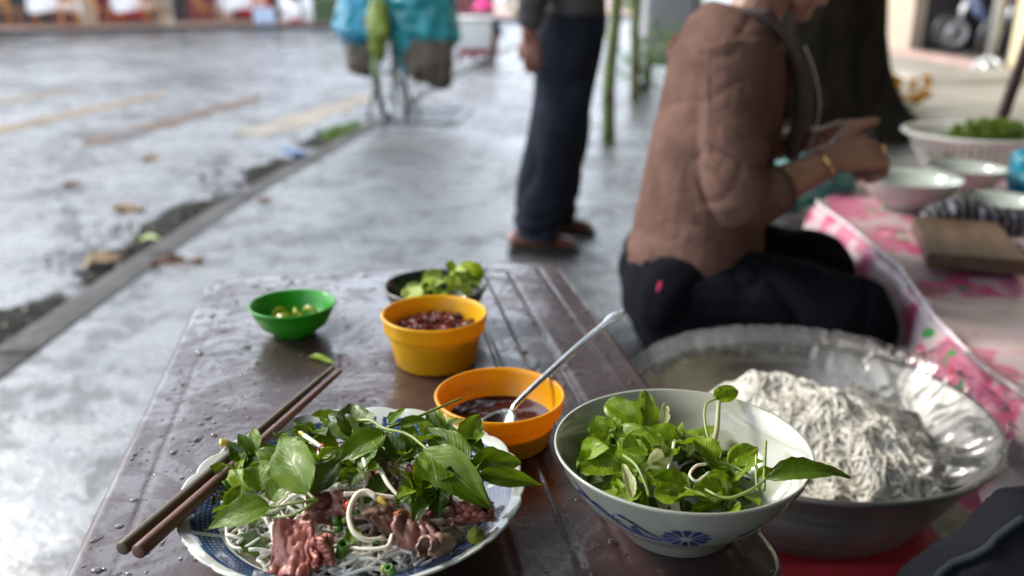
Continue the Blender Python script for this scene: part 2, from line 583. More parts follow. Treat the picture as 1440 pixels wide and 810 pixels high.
def m_foliage(name, a, b):
    g = Graph(name)
    c = g.mix(g.rng(g.noise(1.5, 4), .3, .7), a, b)
    p = g.bsdf(Base_Color=c, Roughness=.5)
    t = g.new('ShaderNodeBsdfTranslucent')
    g.put(t.inputs[0], sheen_of(b, 1.5))
    m = g.new('ShaderNodeMixShader')
    m.inputs[0].default_value = .3
    g.nt.links.new(p, m.inputs[1]); g.nt.links.new(t.outputs[0], m.inputs[2])
    return g.done(m.outputs[0])
M_CROWN = m_foliage('tree_leaves', (.03, .055, .018), (.07, .12, .03))
M_SHRUB = m_foliage('shrub_leaves', (.05, .10, .02), (.13, .22, .05))

def leaf_cloud(name, clumps, n, size, mat, parent, seed):
    """many folded leaf faces spread through several clumps"""
    r = random.Random(seed)
    V, Fc = [], []
    for i in range(n):
        c, rad = r.choice(clumps)
        while True:
            d = Vector((r.uniform(-1, 1), r.uniform(-1, 1), r.uniform(-1, 1)))
            if .15 < d.length < 1:
                break
        d = d.normalized() * d.length ** .6
        p = Vector(c) + Vector((d.x * rad[0], d.y * rad[1], d.z * rad[2]))
        u = Vector((r.gauss(0, 1), r.gauss(0, 1), r.gauss(0, .6))).normalized()
        v = u.orthogonal().normalized()
        v.rotate(Matrix.Rotation(r.uniform(0, 6.28), 3, u))
        s = size * r.uniform(.6, 1.3)
        nn = u.cross(v) * s * .15
        b = len(V)
        V += [p - u * s, p + v * s * .45 - nn, p + u * s, p - v * s * .45 - nn]
        Fc += [(b, b + 1, b + 2), (b, b + 2, b + 3)]
    return mesh(name, V, Fc, mat, parent, False)

lit = leaf_cloud('leaf_litter', [(Vector((interp(KT, y_) - .10, y_, ROAD_Z + .022)), (.14, .3, .016)) for y_ in (2.2, 2.7, 3.3, 3.7, 4.2, 4.6, 5.1, 5.6, 6.2, 6.7, 7.4)] + [(Vector((interp(KT, y_) - .28, y_, ROAD_Z + .014)), (.25, .4, .008)) for y_ in (2.5, 3.6, 5.0, 6.6)], 700, .020, mat_plain('rotting_leaf_bits', (.05, .036, .02), .5, .6, 9), None, 61)
tag(lit, 'scraps of rotting leaves strewn along the gutter', 'litter', kind='stuff')

tr = thing('street_tree', 'massive dark tree trunk with flared root behind the seated person', 'tree', (2.02, 6.1, 0))
V, Fc, n, hts = [], [], 40, [0, .05, .12, .22, .35, .5, .7, .95, 1.3, 1.8, 2.4, 3.0, 3.7, 4.4]
for j, z in enumerate(hts):
    for i in range(n):
        th = 2 * math.pi * i / n
        fl = math.exp(-z / .36)
        but = .5 + .5 * math.cos(3 * th + .3) ** 1
        r_ = .29 + .05 * math.exp(-z / 1.5) + fl * (.10 + .42 * but) + .025 * nz((math.cos(th) * 2, math.sin(th) * 2, z), 1.4)
        V.append((r_ * math.cos(th) + .05 * math.sin(z), r_ * math.sin(th), z - .02))
for j in range(len(hts) - 1):
    for i in range(n):
        k = (i + 1) % n
        Fc.append((j * n + i, j * n + k, (j + 1) * n + k, (j + 1) * n + i))
tk = mesh('trunk', V, Fc, M_BARK, tr)
rt = random.Random(11)
clumps = []
for k, (dx, dy, dz) in enumerate([(-2.6, -2.2, 1.4), (-3.0, .9, 1.6), (1.9, -3.2, 1.5), (2.4, 1.5, 1.8), (-.6, -4.4, 1.5), (.2, 2.2, 2.4), (-1.4, -1.0, 2.6), (.6, -6.3, 1.6), (-1.9, -5.6, 1.4), (-2.9, -4.0, 1.8), (-3.3, 2.9, 1.5), (-1.2, 3.2, 1.6), (3.6, -.6, 1.6), (3.2, -5.0, 1.7)]):
    e = Vector((dx, dy, 3.6 + dz))
    MB().tube(curve([(0, 0, 3.2), (dx * .3, dy * .3, 3.9 + dz * .2), (dx * .7, dy * .7, 3.8 + dz * .7), e], 12), [lerp(.17, .03, i / 12) for i in range(13)], 8).build('limb', M_BARK, tk)
    clumps.append((e, (1.7, 1.7, .75)))
    for q in range(3):
        clumps.append((e + Vector((rt.uniform(-1.4, 1.4), rt.uniform(-1.4, 1.4), rt.uniform(-.3, .8))), (1.1, 1.1, .6)))
cr = leaf_cloud('crown', clumps, 24000, .13, M_CROWN, tr, 5)
cr['kind'] = 'stuff'

# ------------------------------------------------------------------ shrubs and posts farther along the pavement
def shrub(loc, h, label, seed, n=900, sz=.05):
    t = thing('shrub', label, 'shrub', loc)
    r = random.Random(seed)
    for k in range(3):
        MB().tube(curve([(0, 0, 0), (r.uniform(-.08, .08), r.uniform(-.08, .08), h * .3), (r.uniform(-.2, .2), r.uniform(-.2, .2), h * .7)], 6), [.02, .018, .016, .014, .012, .01, .008], 6).build('stem', M_BARK, t)
    c = [(Vector((r.uniform(-.2, .2), r.uniform(-.2, .2), h * r.uniform(.35, .95))), (.28, .28, .22)) for _ in range(7)]
    o = leaf_cloud('foliage', c, n, sz, M_SHRUB, t, seed)
    o['kind'] = 'stuff'
shrub((.35, 13.4, 0), 1.1, 'bright green shrub beside the white cart on the pavement', 3)
shrub((1.05, 14.2, 0), 1.5, 'taller green shrub behind the standing person', 4)
shrub((1.28, 8.7, 0), .55, 'small leafy plant at the foot of the grey cabinet', 6, 300, .04)
shrub((2.2, 15.2, 0), 1.6, 'pale green shrub beyond the grey cabinet', 7)

M_MOSS = mat_plain('mossy_bark', (.10, .11, .045), .8, .45, 5, .8, 40, c2=(.16, .20, .06))
st = thing('sapling', 'slim mossy green sapling trunk right of the standing person', 'tree', (.63, 5.8, 0))
MB().tube(curve([(0, 0, 0), (-.01, 0, .4), (.02, 0, .9), (.0, .02, 1.6), (.05, 0, 2.5)], 14), [lerp(.045, .03, i / 14) for i in range(15)], 10).build('trunk', M_MOSS, st)
leaf_cloud('crown', [(Vector((.05, 0, 2.6)), (.5, .5, .5))], 500, .09, M_SHRUB, st, 9)
st = thing('sapling', 'thin pale sapling trunk in front of the grey cabinet', 'tree', (1.12, 8.2, 0))
MB().tube(curve([(0, 0, 0), (-.02, 0, .4), (-.03, 0, .9), (.0, .02, 1.6), (.05, 0, 2.5)], 14), [lerp(.05, .03, i / 14) for i in range(15)], 10).build('trunk', M_MOSS, st)
leaf_cloud('crown', [(Vector((.05, 0, 2.7)), (.6, .6, .5))], 500, .09, M_SHRUB, st, 10)

# ------------------------------------------------------------------ drain grate in the pavement
gr = thing('drain_grate', 'dark iron drain grate set in the pavement beside the loaded bicycle', 'grate', (-.66, 7.15, .004), R(-6))
MB().box((0, -.42, .006), (.30, .03, .008), bev=.003).box((0, .42, .006), (.30, .03, .008), bev=.003).box((-.285, 0, .006), (.02, .40, .008), bev=.003).box((.285, 0, .006), (.02, .40, .008), bev=.003).build('frame', M_GRATE, gr, False)
MB().box((0, 0, -.001), (.27, .395, .002)).build('pit', mat_plain('pit_black', (.006, .006, .007), .6), gr, False)  # flat black plate, painted as the unlit depth under the bars
s0 = None
for k in range(13):
    if s0 is None:
        s0 = MB().box((0, 0, 0), (.262, .013, .006), bev=.003).build('bar', M_GRATE, gr, False)
        o = s0
    else:
        o = s0.copy(); link(o, gr)
    o.location = (0, -.36 + k * .06, .008)


# ================================================================== things across the road
def far_table(x, y, label):
    t = thing('restaurant_table', label, 'table', (x, y, .035), .62, 'restaurant tables across the road')
    MB().box((0, 0, .72), (.55, .4, .015), bev=.005).build('table_top', M_ORWOOD, t, False)
    for sx in (-.48, .48):
        for sy in (-.33, .33):
            MB().tube([(sx, sy, 0), (sx, sy, .705)], .03, 8).build('leg', M_ORWOOD, t)
    return t
def far_cloth(x, y, label):
    V, Fc, n = [], [], 40
    prof = [(.97, .745), (1.0, .735), (1.03, .62), (1.06, .42)]
    for i in range(n):
        th = 2 * math.pi * i / n
        sx = max(-1, min(1, 1.3 * math.cos(th))); sy = max(-1, min(1, 1.3 * math.sin(th)))
        for j, (k, z) in enumerate(prof):
            wv = .03 * math.sin(th * 9) * (j / 3) ** 2
            V.append((sx * (.575 * k + wv), sy * (.425 * k + wv), z - (.1 * (j == 3) * abs(sx * sy))))
    for i in range(n):
        q = (i + 1) % n
        for j in range(3):
            Fc.append((i * 4 + j, i * 4 + j + 1, q * 4 + j + 1, q * 4 + j))
    Fc.append(tuple(i * 4 for i in range(n)))
    o = mesh('tablecloth', V, Fc, M_WHITEC)
    o.location = (x, y, .035); o.rotation_euler = (0, 0, .62)
    tag(o, label, 'tablecloth', 'white cloths on the restaurant tables')
for x, y, l in [(-11.95, 24.3, 'leftmost of the restaurant tables across the road'), (-10.2, 25.3, 'second restaurant table from the left across the road'), (-7.85, 27.0, 'third restaurant table from the left, beyond the pale tree trunk')]:
    far_table(x, y, 'orange wooden ' + l.replace('leftmost of the restaurant tables', 'leftmost restaurant table') if 'leftmost' in l else 'orange wooden table, the ' + l)
    far_cloth(x, y, 'white tablecloth draped on the ' + l)

def far_chair():
    t = thing('chair', '', 'chair')
    MB().box((0, 0, .44), (.21, .2, .02), bev=.006).build('seat', M_ORWOOD, t, False)
    MB().box((0, .2, .72), (.2, .018, .12), rx=-.12, bev=.006).build('backrest', M_ORWOOD, t, False)
    for sx in (-.18, .18):
        MB().tube([(sx, -.17, 0), (sx, -.17, .42)], .022, 6).build('leg', M_ORWOOD, t)
        MB().tube([(sx, .18, 0), (sx, .18, .42), (sx, .225, .85)], .022, 6).build('leg', M_ORWOOD, t)
    return t
c0 = far_chair()
CH = [(-12.75, 23.55, 2.9, 'orange wooden chair at the left end of the leftmost restaurant table'), (-11.25, 23.6, .5, 'orange wooden chair in front of the leftmost restaurant table'),
      (-10.9, 24.6, 2.5, 'orange wooden chair left of the second restaurant table'), (-9.55, 24.7, .7, 'orange wooden chair right of the second restaurant table'),
      (-8.7, 26.3, 2.4, 'orange wooden chair left of the third restaurant table'), (-7.1, 26.5, .7, 'orange wooden chair in front of the third restaurant table')]
for i, (x, y, rz, l) in enumerate(CH):
    o = c0 if i == 0 else copy_tree(c0)
    o.location = (x, y, .035); o.rotation_euler = (0, 0, rz)
    tag(o, l, 'chair', 'orange chairs at the restaurant')
# white covered chairs at the third table
def covered_chair(x, y, rz, l):
    b = MB()
    b.tube([(0, 0, .02), (0, 0, .25), (0, 0, .44), (0, -.01, .47)], [.28, .25, .23, .2], 16, True, (1, 0, 0), [.27, .24, .22, .18])
    b.tube([(0, .19, .35), (0, .2, .7), (0, .22, .92), (0, .22, .96)], [.23, .22, .19, .1], 14, True, (1, 0, 0), [.06, .05, .045, .03])
    o = b.remeshed('chair', M_WHITEC, None, .02, 3)
    o.location = (x, y, .035); o.rotation_euler = (0, 0, rz)
    tag(o, l, 'chair', 'white covered chairs at the restaurant')
for x, y, rz, l in [(-6.55, 27.4, 1.0, 'white covered chair nearest the third restaurant table'), (-6.0, 27.9, 1.0, 'white covered chair, middle of the three in a row'), (-5.45, 28.4, 1.0, 'white covered chair, rightmost of the three in a row')]:
    covered_chair(x, y, rz, l)
t = thing('street_tree', 'pale tree trunk on the far pavement between the restaurant tables', 'tree', (-9.35, 25.0, .03))
MB().tube(curve([(0, 0, 0), (0, 0, .3), (.05, 0, 1.5), (.1, .1, 3.2)], 10), [.36, .28, .25, .24, .23, .22, .21, .2, .19, .18, .17], 14).build('trunk', mat_plain('pale_bark', (.27, .22, .17), .85, .3, 4, .7, 20), t)
leaf_cloud('crown', [(Vector((.1, .1, 4.2)), (1.8, 1.8, 1.0)), (Vector((.9, .3, 4.6)), (1.3, 1.3, .8))], 1500, .2, M_CROWN, t, 21)['kind'] = 'stuff'
# planter box, post and leaning board along the far pavement
t = thing('planter', 'long dark green planter box on the far pavement', 'planter', (-5.0, 28.0, .035), .6)
MB().box((0, 0, .3), (.95, .25, .3), bev=.02).build('box', mat_plain('green_paint', (.045, .085, .04), .5, .2, 5), t, False)
MB().box((0, 0, .61), (.98, .28, .025), bev=.01).build('rim', mat_plain('green_rim', (.09, .15, .07), .5, .2, 5), t, False)
leaf_cloud('plants', [(Vector((x, 0, .8)), (.35, .25, .2)) for x in (-.6, 0, .6)], 500, .07, M_SHRUB, t, 31)['kind'] = 'stuff'
t = thing('signboard', 'white leaning board standing on the far pavement near the bicycle', 'signboard', (-4.15, 27.2, .035), .5)
MB().box((0, 0, .5), (.14, .02, .5), ry=-.2, bev=.006).build('board', M_WHITEP, t, False)
MB().tube([(-.05, .03, .0), (-.12, .02, .9)], .015, 6).tube([(.1, .3, .0), (.02, .02, .9)], .015, 6).build('stand', M_STEEL, t)
t = thing('gas_bottle', 'white bottle with red band beside the planter across the road', 'bottle', (-6.15, 26.35, .035))
MB().lathe([(0, 0), (.15, 0), (.17, .04), (.17, .42), (.12, .52), (.05, .56), (.05, .62), (0, .62)], 18).build('body', M_WHITEP, t)
MB().lathe([(.172, .0), (.174, .02), (.174, .1), (.172, .12)], 18, (0, 0, .02)).build('band', M_RED, t)
t = thing('ice_box', 'pale blue and red cooler box by the white covered chairs', 'box', (-6.95, 26.05, .035), .6)
MB().box((0, 0, .22), (.25, .2, .22), bev=.03).build('body', mat_plain('pale_blue', (.45, .58, .75), .4, .1, 5), t)
MB().box((0, 0, .47), (.26, .21, .03), bev=.015).build('lid', M_RED, t)

# ================================================================== motorbikes in the garage
def motorbike(loc, rz, label, col):
    t = thing('motorbike', label, 'motorbike', loc, rz, 'motorbikes parked in the garage')
    body = mat_plain('bike_paint', col, .25, .1, 6, coat=.6)
    for x in (-.6, .62):
        w_ = MB()
        w_.lathe([(.22, -.045), (.27, -.05), (.29, 0), (.27, .05), (.22, .045), (.22, -.045)], 28)
        o = w_.build('wheel', M_BLACK, t); o.location = (x, 0, .29); o.rotation_euler = (R(90), 0, 0)
        rim = MB().lathe([(.03, -.04), (.05, -.02), (.2, -.012), (.222, -.03), (.222, .03), (.2, .012), (.05, .02), (.03, .04)], 20).build('rim', M_STEEL, o)
    b = MB()
    b.blob([(-.75, 0, .68), (-.4, 0, .62), (-.1, 0, .5), (.15, 0, .45), (.3, 0, .6), (.42, 0, .9)], [.1, .13, .11, .1, .13, .14], [.08, .1, .12, .09, .09, .09], (0, 1, 0))
    b.remeshed('body', body, t, .02, 3)
    MB().blob([(-.72, 0, .79), (-.4, 0, .79), (-.05, 0, .72)], [.11, .14, .1], [.04, .05, .035], (0, 1, 0)).build('seat', M_BLACK, t)
    MB().tube([(.62, .07, .29), (.45, .07, .85)], .02, 8).tube([(.62, -.07, .29), (.45, -.07, .85)], .02, 8).build('fork', M_STEEL, t)
    MB().tube(curve([(.3, .34, 1.0), (.38, .2, 1.02), (.4, 0, .98), (.38, -.2, 1.02), (.3, -.34, 1.0)], 12), .014, 8).build('handlebar', M_BLACKM, t)
    MB().sphere((.52, 0, .92), (.07, .1, .09)).build('headlight', M_WHITEP, t)
    MB().tube([(-.1, -.13, .27), (-.5, -.16, .33), (-.85, -.17, .4)], [.03, .045, .045], 10).build('exhaust', M_STEEL, t)
    MB().blob([(.1, 0, .35), (-.15, 0, .33)], [.1, .1], [.11, .11]).build('engine', M_BLACKM, t)
    MB().tube([(-.05, .1, .3), (.0, .2, .01)], .012, 6).build('stand', M_STEEL, t)
    for s in (-.2, .2):
        MB().tube([(.35, s, 1.0), (.36, s * 1.25, 1.15)], .008, 6).sphere((.36, s * 1.35, 1.18), (.015, .06, .04)).build('mirror', M_STEEL, t)
motorbike((6.95, 12.35, .06), R(200), 'dark motorbike with steel parts, nearer the steel post in the garage doorway', (.05, .03, .03))
motorbike((7.1, 13.5, .06), R(170), 'blue and white motorbike at the back of the garage doorway', (.25, .3, .5))
MB().box((0, 0, 0), (.22, .3, .13), bev=.06).remeshed('delivery_bag', mat_plain('orange_nylon', (.75, .14, .015), .5, .15, 10), None, .02, 4, lambda p, n: .015 * nz(p, 9)).location = (6.6, 12.15, .975)
tag(bpy.data.objects['delivery_bag'], 'bright orange bag on the seat of the dark motorbike', 'bag')

# ================================================================== loaded bicycle
M_TEAL = None
def m_bag(name, a, b, tr=.25, rough=.25):
    g = Graph(name)
    n = g.noise(9, 6, .65, dist=1.2)
    c = g.mix(g.rng(n, .3, .7), a, b)
    p = g.bsdf(Base_Color=c, Roughness=rough, Specular_IOR_Level=.6, Normal=g.bump(n, .8, .02))
    t = g.new('ShaderNodeBsdfTranslucent')
    g.put(t.inputs[0], sheen_of(b, 1.3))
    m = g.new('ShaderNodeMixShader')
    m.inputs[0].default_value = tr
    g.nt.links.new(p, m.inputs[1]); g.nt.links.new(t.outputs[0], m.inputs[2])
    return g.done(m.outputs[0])
M_TEAL = m_bag('teal_plastic_bag', (.0, .17, .22), (.04, .46, .50))
M_BLUEB = m_bag('blue_plastic_bag', (.0, .16, .30), (.05, .42, .58))
M_LIMEB = m_bag('lime_plastic_bag', (.16, .22, .02), (.36, .44, .07), .2)
M_SACK = mat_plain('brown_sack', (.12, .095, .07), .85, .3, 10, .6, 120)
bk = thing('bicycle', 'green bicycle standing on the pavement under a load of plastic bags', 'bicycle', (-.96, 6.95, 0), R(-4))
M_BGRN = mat_plain('green_bike_paint', (.10, .16, .05), .35, .3, 9, coat=.4)
for y in (0, 1.05):
    o = MB().lathe([(.31, -.018), (.335, -.02), (.35, 0), (.335, .02), (.31, .018), (.31, -.018)], 40).build('wheel', M_BLACK, bk)
    o.location = (0, y, .35); o.rotation_euler = (0, R(90), 0)
    s_ = MB().lathe([(.295, -.012), (.312, -.014), (.312, .014), (.295, .012), (.295, -.012)], 36)
    for k in range(18):
        th = k * math.pi / 9
        s_.tube([(0, 0, (-1) ** k * .02), (.3 * math.cos(th), .3 * math.sin(th), 0)], .0015, 4)
    s_.lathe([(0, -.03), (.02, -.03), (.02, .03), (0, .03)], 10)
    s_.build('rim', M_STEEL, o)
    fd = MB()
    a0, a1 = (R(20), R(185)) if y == 0 else (R(35), R(160))
    pts = [(0, y - .375 * math.cos(lerp(a0, a1, i / 18)) * -1, .35 + .375 * math.sin(lerp(a0, a1, i / 18))) for i in range(19)]
    fd.tube(pts, .03, 8, True, (1, 0, 0), .008).build('mudguard', M_BGRN, bk)
MB().tube([(0, 0, .35), (0, .42, .30), (0, .95, .78), (0, .3, .72)], .018, 8).tube([(0, .42, .30), (0, .26, .9)], .018, 8).tube([(0, 1.05, .35), (0, .93, .95)], .018, 8).build('frame', M_BGRN, bk)
MB().tube([(-.05, 0, .35), (-.07, -.05, .72)], .010, 6).tube([(.05, 0, .35), (.07, -.05, .72)], .010, 6).box((0, -.08, .73), (.09, .28, .012)).build('rack', M_BLACKM, bk)
MB().blob([(0, .18, .92), (0, .36, .92)], [.1, .04], [.03, .025], (1, 0, 0)).build('saddle', M_BLACK, bk)
MB().tube(curve([(-.3, .75, 1.0), (-.26, .9, 1.02), (0, .93, 1.0), (.26, .9, 1.02), (.3, .75, 1.0)], 14), .012, 8).build('handlebar', M_STEEL, bk)
MB().tube([(.08, .05, .34), (.16, -.06, .005)], .012, 6).tube([(-.08, .05, .34), (-.14, -.06, .005)], .012, 6).build('kickstand', M_BLACKM, bk)
def wrinkle(amp, s, seed):
    def f(p, n):
        a = nz(p, s, seed)
        return amp * (abs(a) * -1.6 + .5) + amp * .4 * nz(p, s * 2.7, seed + 4)
    return f
def bag(name, label, pts, ra, rb, mat, amp=.034, s=8, seed=1, side=(1, 0, 0), voxel=.014):
    o = MB().blob(pts, ra, rb, side).remeshed(name, mat, None, voxel, 4, wrinkle(amp, s, seed))
    return tag(o, label, 'bag', 'bags loaded on the bicycle')
bag('plastic_bag', 'teal plastic bag bulging on the right side of the loaded bicycle', [(-.70, 6.8, .46), (-.64, 6.78, .64), (-.68, 6.8, .9), (-.80, 6.85, 1.08)], [.17, .27, .25, .14], [.15, .2, .2, .1], M_TEAL, seed=2)
bag('plastic_bag', 'blue plastic bag bulging on the left side of the loaded bicycle', [(-1.10, 6.85, .52), (-1.12, 6.8, .66), (-1.06, 6.85, .86), (-1.0, 6.9, 1.02)], [.12, .19, .2, .12], [.12, .17, .16, .1], M_BLUEB, seed=5)
bag('plastic_bag', 'lime green plastic bag hanging at the middle of the loaded bicycle', [(-.965, 6.62, .50), (-.955, 6.58, .66), (-.95, 6.62, .84)], [.05, .085, .07], [.05, .07, .06], M_LIMEB, .015, 9, 7)
bag('sack', 'brown sack hanging low on the right side of the loaded bicycle', [(-.50, 6.72, .30), (-.60, 6.7, .42), (-.62, 6.72, .56)], [.07, .19, .2], [.06, .12, .13], M_SACK, .02, 8, 9)
bag('sack', 'dark brown sack hanging low on the left side of the loaded bicycle', [(-1.10, 6.78, .44), (-1.10, 6.78, .54)], [.13, .13], [.12, .12], M_SACK, .02, 8, 12)
bag('plastic_bag', 'light teal plastic bag on top of the loaded bicycle', [(-.95, 6.95, .86), (-.9, 6.95, 1.0), (-.9, 6.95, 1.16)], [.16, .22, .15], [.18, .22, .14], m_bag('light_teal_bag', (.05, .3, .34), (.16, .5, .5)), seed=15)

# ================================================================== white cart and grey cabinet
ct = thing('vendor_cart', 'small white vending cart with a red base farther up the pavement', 'cart', (-.52, 12.6, 0))
MB().box((0, 0, .38), (.24, .3, .19), bev=.02).build('box', M_WHITEP, ct)
MB().box((0, 0, .15), (.2, .26, .045), bev=.01).build('base', M_RED, ct)
MB().box((0, 0, .585), (.26, .32, .015), bev=.006).build('lid', M_WHITEP, ct)
for sx in (-.2, .2):
    for sy in (-.2, .2):
        o = MB().lathe([(0, -.02), (.05, -.02), (.055, 0), (.05, .02), (0, .02)], 14).build('wheel', M_BLACK, ct)
        o.location = (sx, sy, .055); o.rotation_euler = (0, R(90), 0)
cb = thing('cabinet', 'grey metal street cabinet with rusty patch behind the brown jumper', 'cabinet', (1.68, 9.8, 0))
def m_cab():
    g = Graph('grey_cabinet_paint')
    c = g.mix(g.rng(g.noise(3, 4), .3, .7), (.24, .25, .26), (.33, .33, .33))
    c = g.mix(g.rng(g.noise(1.6, 5), .6, .72), c, (.33, .2, .08))
    return g.done(g.bsdf(Base_Color=c, Roughness=.5))
mc = m_cab()
MB().box((0, 0, .78), (.29, .22, .60), bev=.02).build('body', mc, cb)
dr = MB().box((0, -.225, .78), (.25, .012, .55), bev=.006).build('door', mc, cb)
MB().box((.2, -.245, .8), (.012, .012, .06), bev=.004).build('handle', M_BLACKM, dr)
for sx in (-.22, .22):
    for sy in (-.15, .15):
        MB().tube([(sx, sy, 0), (sx, sy, .19)], .03, 8).build('leg', M_BLACKM, cb)


# ================================================================== people
def m_skin(name, c):
    g = Graph(name)
    col = g.mix(g.rng(g.noise(22, 5), .3, .7), sheen_of(c, .85), sheen_of(c, 1.15))
    return g.done(g.bsdf(Base_Color=col, Roughness=.48, Subsurface_Weight=.15, Subsurface_Radius=(.012, .005, .003), Subsurface_Scale=.4, Normal=g.bump(g.noise(180, 3), .25, .002)))
def m_cloth(name, c, scale=500, vary=.18, rough=.9, fold=.0):
    g = Graph(name)
    col = g.mix(g.rng(g.noise(14, 5), .3, .7), sheen_of(c, 1 - vary), sheen_of(c, 1 + vary))
    wv = g.voro(scale, 'F1')
    h = g.math('ADD', g.math('MULTIPLY', wv, .25), g.noise(28, 4))
    return g.done(g.bsdf(Base_Color=col, Roughness=rough, Specular_IOR_Level=.06, Sheen_Weight=.0, Normal=g.bump(h, .35, .006)))
M_SKIN = m_skin('skin', (.30, .155, .095))
M_SKIN2 = m_skin('skin_dark', (.25, .11, .075))
M_HAIR = mat_plain('black_hair', (.012, .010, .009), .45, .3, 60, .6, 220)
M_BROWN = m_cloth('brown_knit', (.130, .074, .058))
M_PANT = m_cloth('black_trouser_cloth', (.005, .0055, .008), 700)
M_NAVY = m_cloth('navy_trouser_cloth', (.019, .022, .032), 700)
M_GREY = m_cloth('grey_shirt_cloth', (.085, .078, .08), 700)
M_GREYV = m_cloth('grey_scarf_cloth', (.10, .075, .066), 400)
M_LEATH = mat_plain('brown_leather', (.16, .062, .038), .4, .25, 14, .4, 60, coat=.3)
M_SOLE = mat_plain('dark_sole', (.02, .017, .015), .6)
M_GOLD = mat_plain('gold', (.75, .48, .14), .25, .1, 20, metal=1)

def add_hand(b, wrist, fwd, back, thumb, curls, thumb_dir=(.62, .62, -.45), sc=1.0):
    """palm, four unequal jointed fingers and a side thumb"""
    X = Vector(fwd).normalized()
    Z = Vector(back); Z = (Z - X * Z.dot(X)).normalized()
    Yv = Z.cross(X) * thumb
    O = Vector(wrist)
    W = lambda p: O + (X * p[0] + Yv * p[1] + Z * p[2]) * sc
    b.blob([W((-.015, 0, 0)), W((.03, .002, 0)), W((.07, 0, 0)), W((.088, 0, -.001))], [.026 * sc, .036 * sc, .041 * sc, .038 * sc], [.019 * sc, .017 * sc, .015 * sc, .012 * sc], Yv)
    for y0, L, cu in zip((.030, .010, -.010, -.029), (.074, .083, .077, .060), curls):
        p = Vector((.088, y0, 0))
        a = 0
        pts, rr = [W((.070, y0, 0)), W(p)], [.0095 * sc, .0095 * sc]
        for k, (fr, c_) in enumerate(zip((.46, .30, .24), cu)):
            a += R(c_)
            p = p + Vector((math.cos(a), 0, -math.sin(a))) * L * fr
            pts.append(W(p)); rr.append((.0088, .008, .0066)[k] * sc)
        b.blob(pts, rr, None, None, 10)
    d = Vector(thumb_dir).normalized()
    p0 = Vector((.022, .026, -.004)); p1 = p0 + d * .042
    d2 = (d + Vector((.55, -.25, -.15))).normalized()
    p2 = p1 + d2 * .03; p3 = p2 + (d2 + Vector((.2, -.2, 0))).normalized() * .022
    b.blob([W(p0), W(p1), W(p2), W(p3)], [.014 * sc, .0115 * sc, .0105 * sc, .008 * sc], None, None, 10)

def add_head(b, c, face, up, sc=1.0):
    """skull, jaw, nose, lips, brow and ears; face = looking direction"""
    X = Vector(face).normalized()
    Z = Vector(up); Z = (Z - X * Z.dot(X)).normalized()
    Yv = Z.cross(X)
    O = Vector(c)
    W = lambda x, y, z: O + (X * x + Yv * y + Z * z) * sc
    b.blob([W(-.025, 0, .03), W(.01, 0, .035), W(.03, 0, .03)], [.074 * sc, .076 * sc, .068 * sc], [.08 * sc, .082 * sc, .07 * sc], Yv)
    b.blob([W(.02, 0, .02), W(.045, 0, -.03), W(.06, 0, -.075), W(.068, 0, -.092)], [.066 * sc, .06 * sc, .046 * sc, .026 * sc], [.05 * sc, .045 * sc, .032 * sc, .02 * sc], Yv)
    b.blob([W(.088, 0, .018), W(.104, 0, -.012), W(.113, 0, -.024)], [.008 * sc, .011 * sc, .014 * sc], None, Yv, 10)
    for z, r in ((-.047, .0085), (-.059, .0095)):
        b.blob([W(.088, -.02, z), W(.099, 0, z), W(.088, .02, z)], [.005 * sc, r * sc, .005 * sc], None, None, 8)
    for s in (-1, 1):
        b.blob([W(.082, s * .012, .028), W(.080, s * .045, .027)], [.009 * sc, .008 * sc], None, None, 8)
        b.blob([W(-.005, s * .076, .015), W(-.012, s * .083, -.005), W(-.002, s * .076, -.025)], [.012 * sc, .014 * sc, .009 * sc], [.006 * sc, .006 * sc, .005 * sc], X, 8)
    return W

def add_eyes(W, parent, sc=1.0):
    for s in (-1, 1):
        e = MB().sphere(W(.079, s * .031, .010), .0125 * sc, 12, 8).build('eye', M_WHITEP, parent)
        MB().sphere(W(.0875, s * .031, .009), .006 * sc, 8, 6).build('iris', M_HAIR, e)

# ------------------------------------------------------------------ seated vendor in a brown jumper
b = MB()
b.blob([(.34, 1.82, .36), (.38, 1.82, .55), (.42, 1.82, .72), (.425, 1.82, .83)], [.14, .13, .14, .11], [.09, .085, .09, .06], (0, 1, 0))
b.blob([(.43, 1.82, .85), (.47, 1.82, .90), (.505, 1.82, .96)], [.056, .05, .052], None, (0, 1, 0))
W1 = add_head(b, (.535, 1.82, 1.018), (.93, -.02, -.36), (.36, 0, .93))
b.blob([(.41, 1.70, .80), (.41, 1.64, .70), (.425, 1.60, .58)], [.04, .042, .038])
b.blob([(.425, 1.60, .58), (.51, 1.625, .610), (.595, 1.65, .645)], [.040, .036, .026])
b.blob([(.41, 1.94, .80), (.44, 2.01, .70), (.48, 2.03, .59)], [.04, .042, .038])
b.blob([(.48, 2.03, .59), (.56, 1.96, .62), (.625, 1.86, .655)], [.042, .036, .026])
CURL = [(52, 60, 35), (60, 62, 36), (66, 64, 38), (70, 66, 40)]
add_hand(b, (.598, 1.652, .650), (.93, .26, .10), (-.18, -.62, .76), 1, CURL, (.75, .45, .35), 1.1)
add_hand(b, (.628, 1.858, .658), (.86, -.46, .06), (.0, .55, .8), -1, CURL, (.75, .45, .2))
for dy, kx in ((1.72, .64), (1.92, .69)):
    ky = 1.58 if dy < 1.8 else 1.92
    b.blob([(.34, dy, .345), (kx, ky, .36)], [.08, .06])
    b.blob([(kx, ky, .36), (kx - .04, ky - .01, .09)], [.055, .038])
    b.blob([(kx - .06, ky - .01, .05), (kx + .02, ky - .01, .045), (kx + .13, ky - .01, .03)], [.035, .042, .038], [.035, .03, .018], (0, 1, 0))
person = b.remeshed('person', M_SKIN, None, .0034, 1)
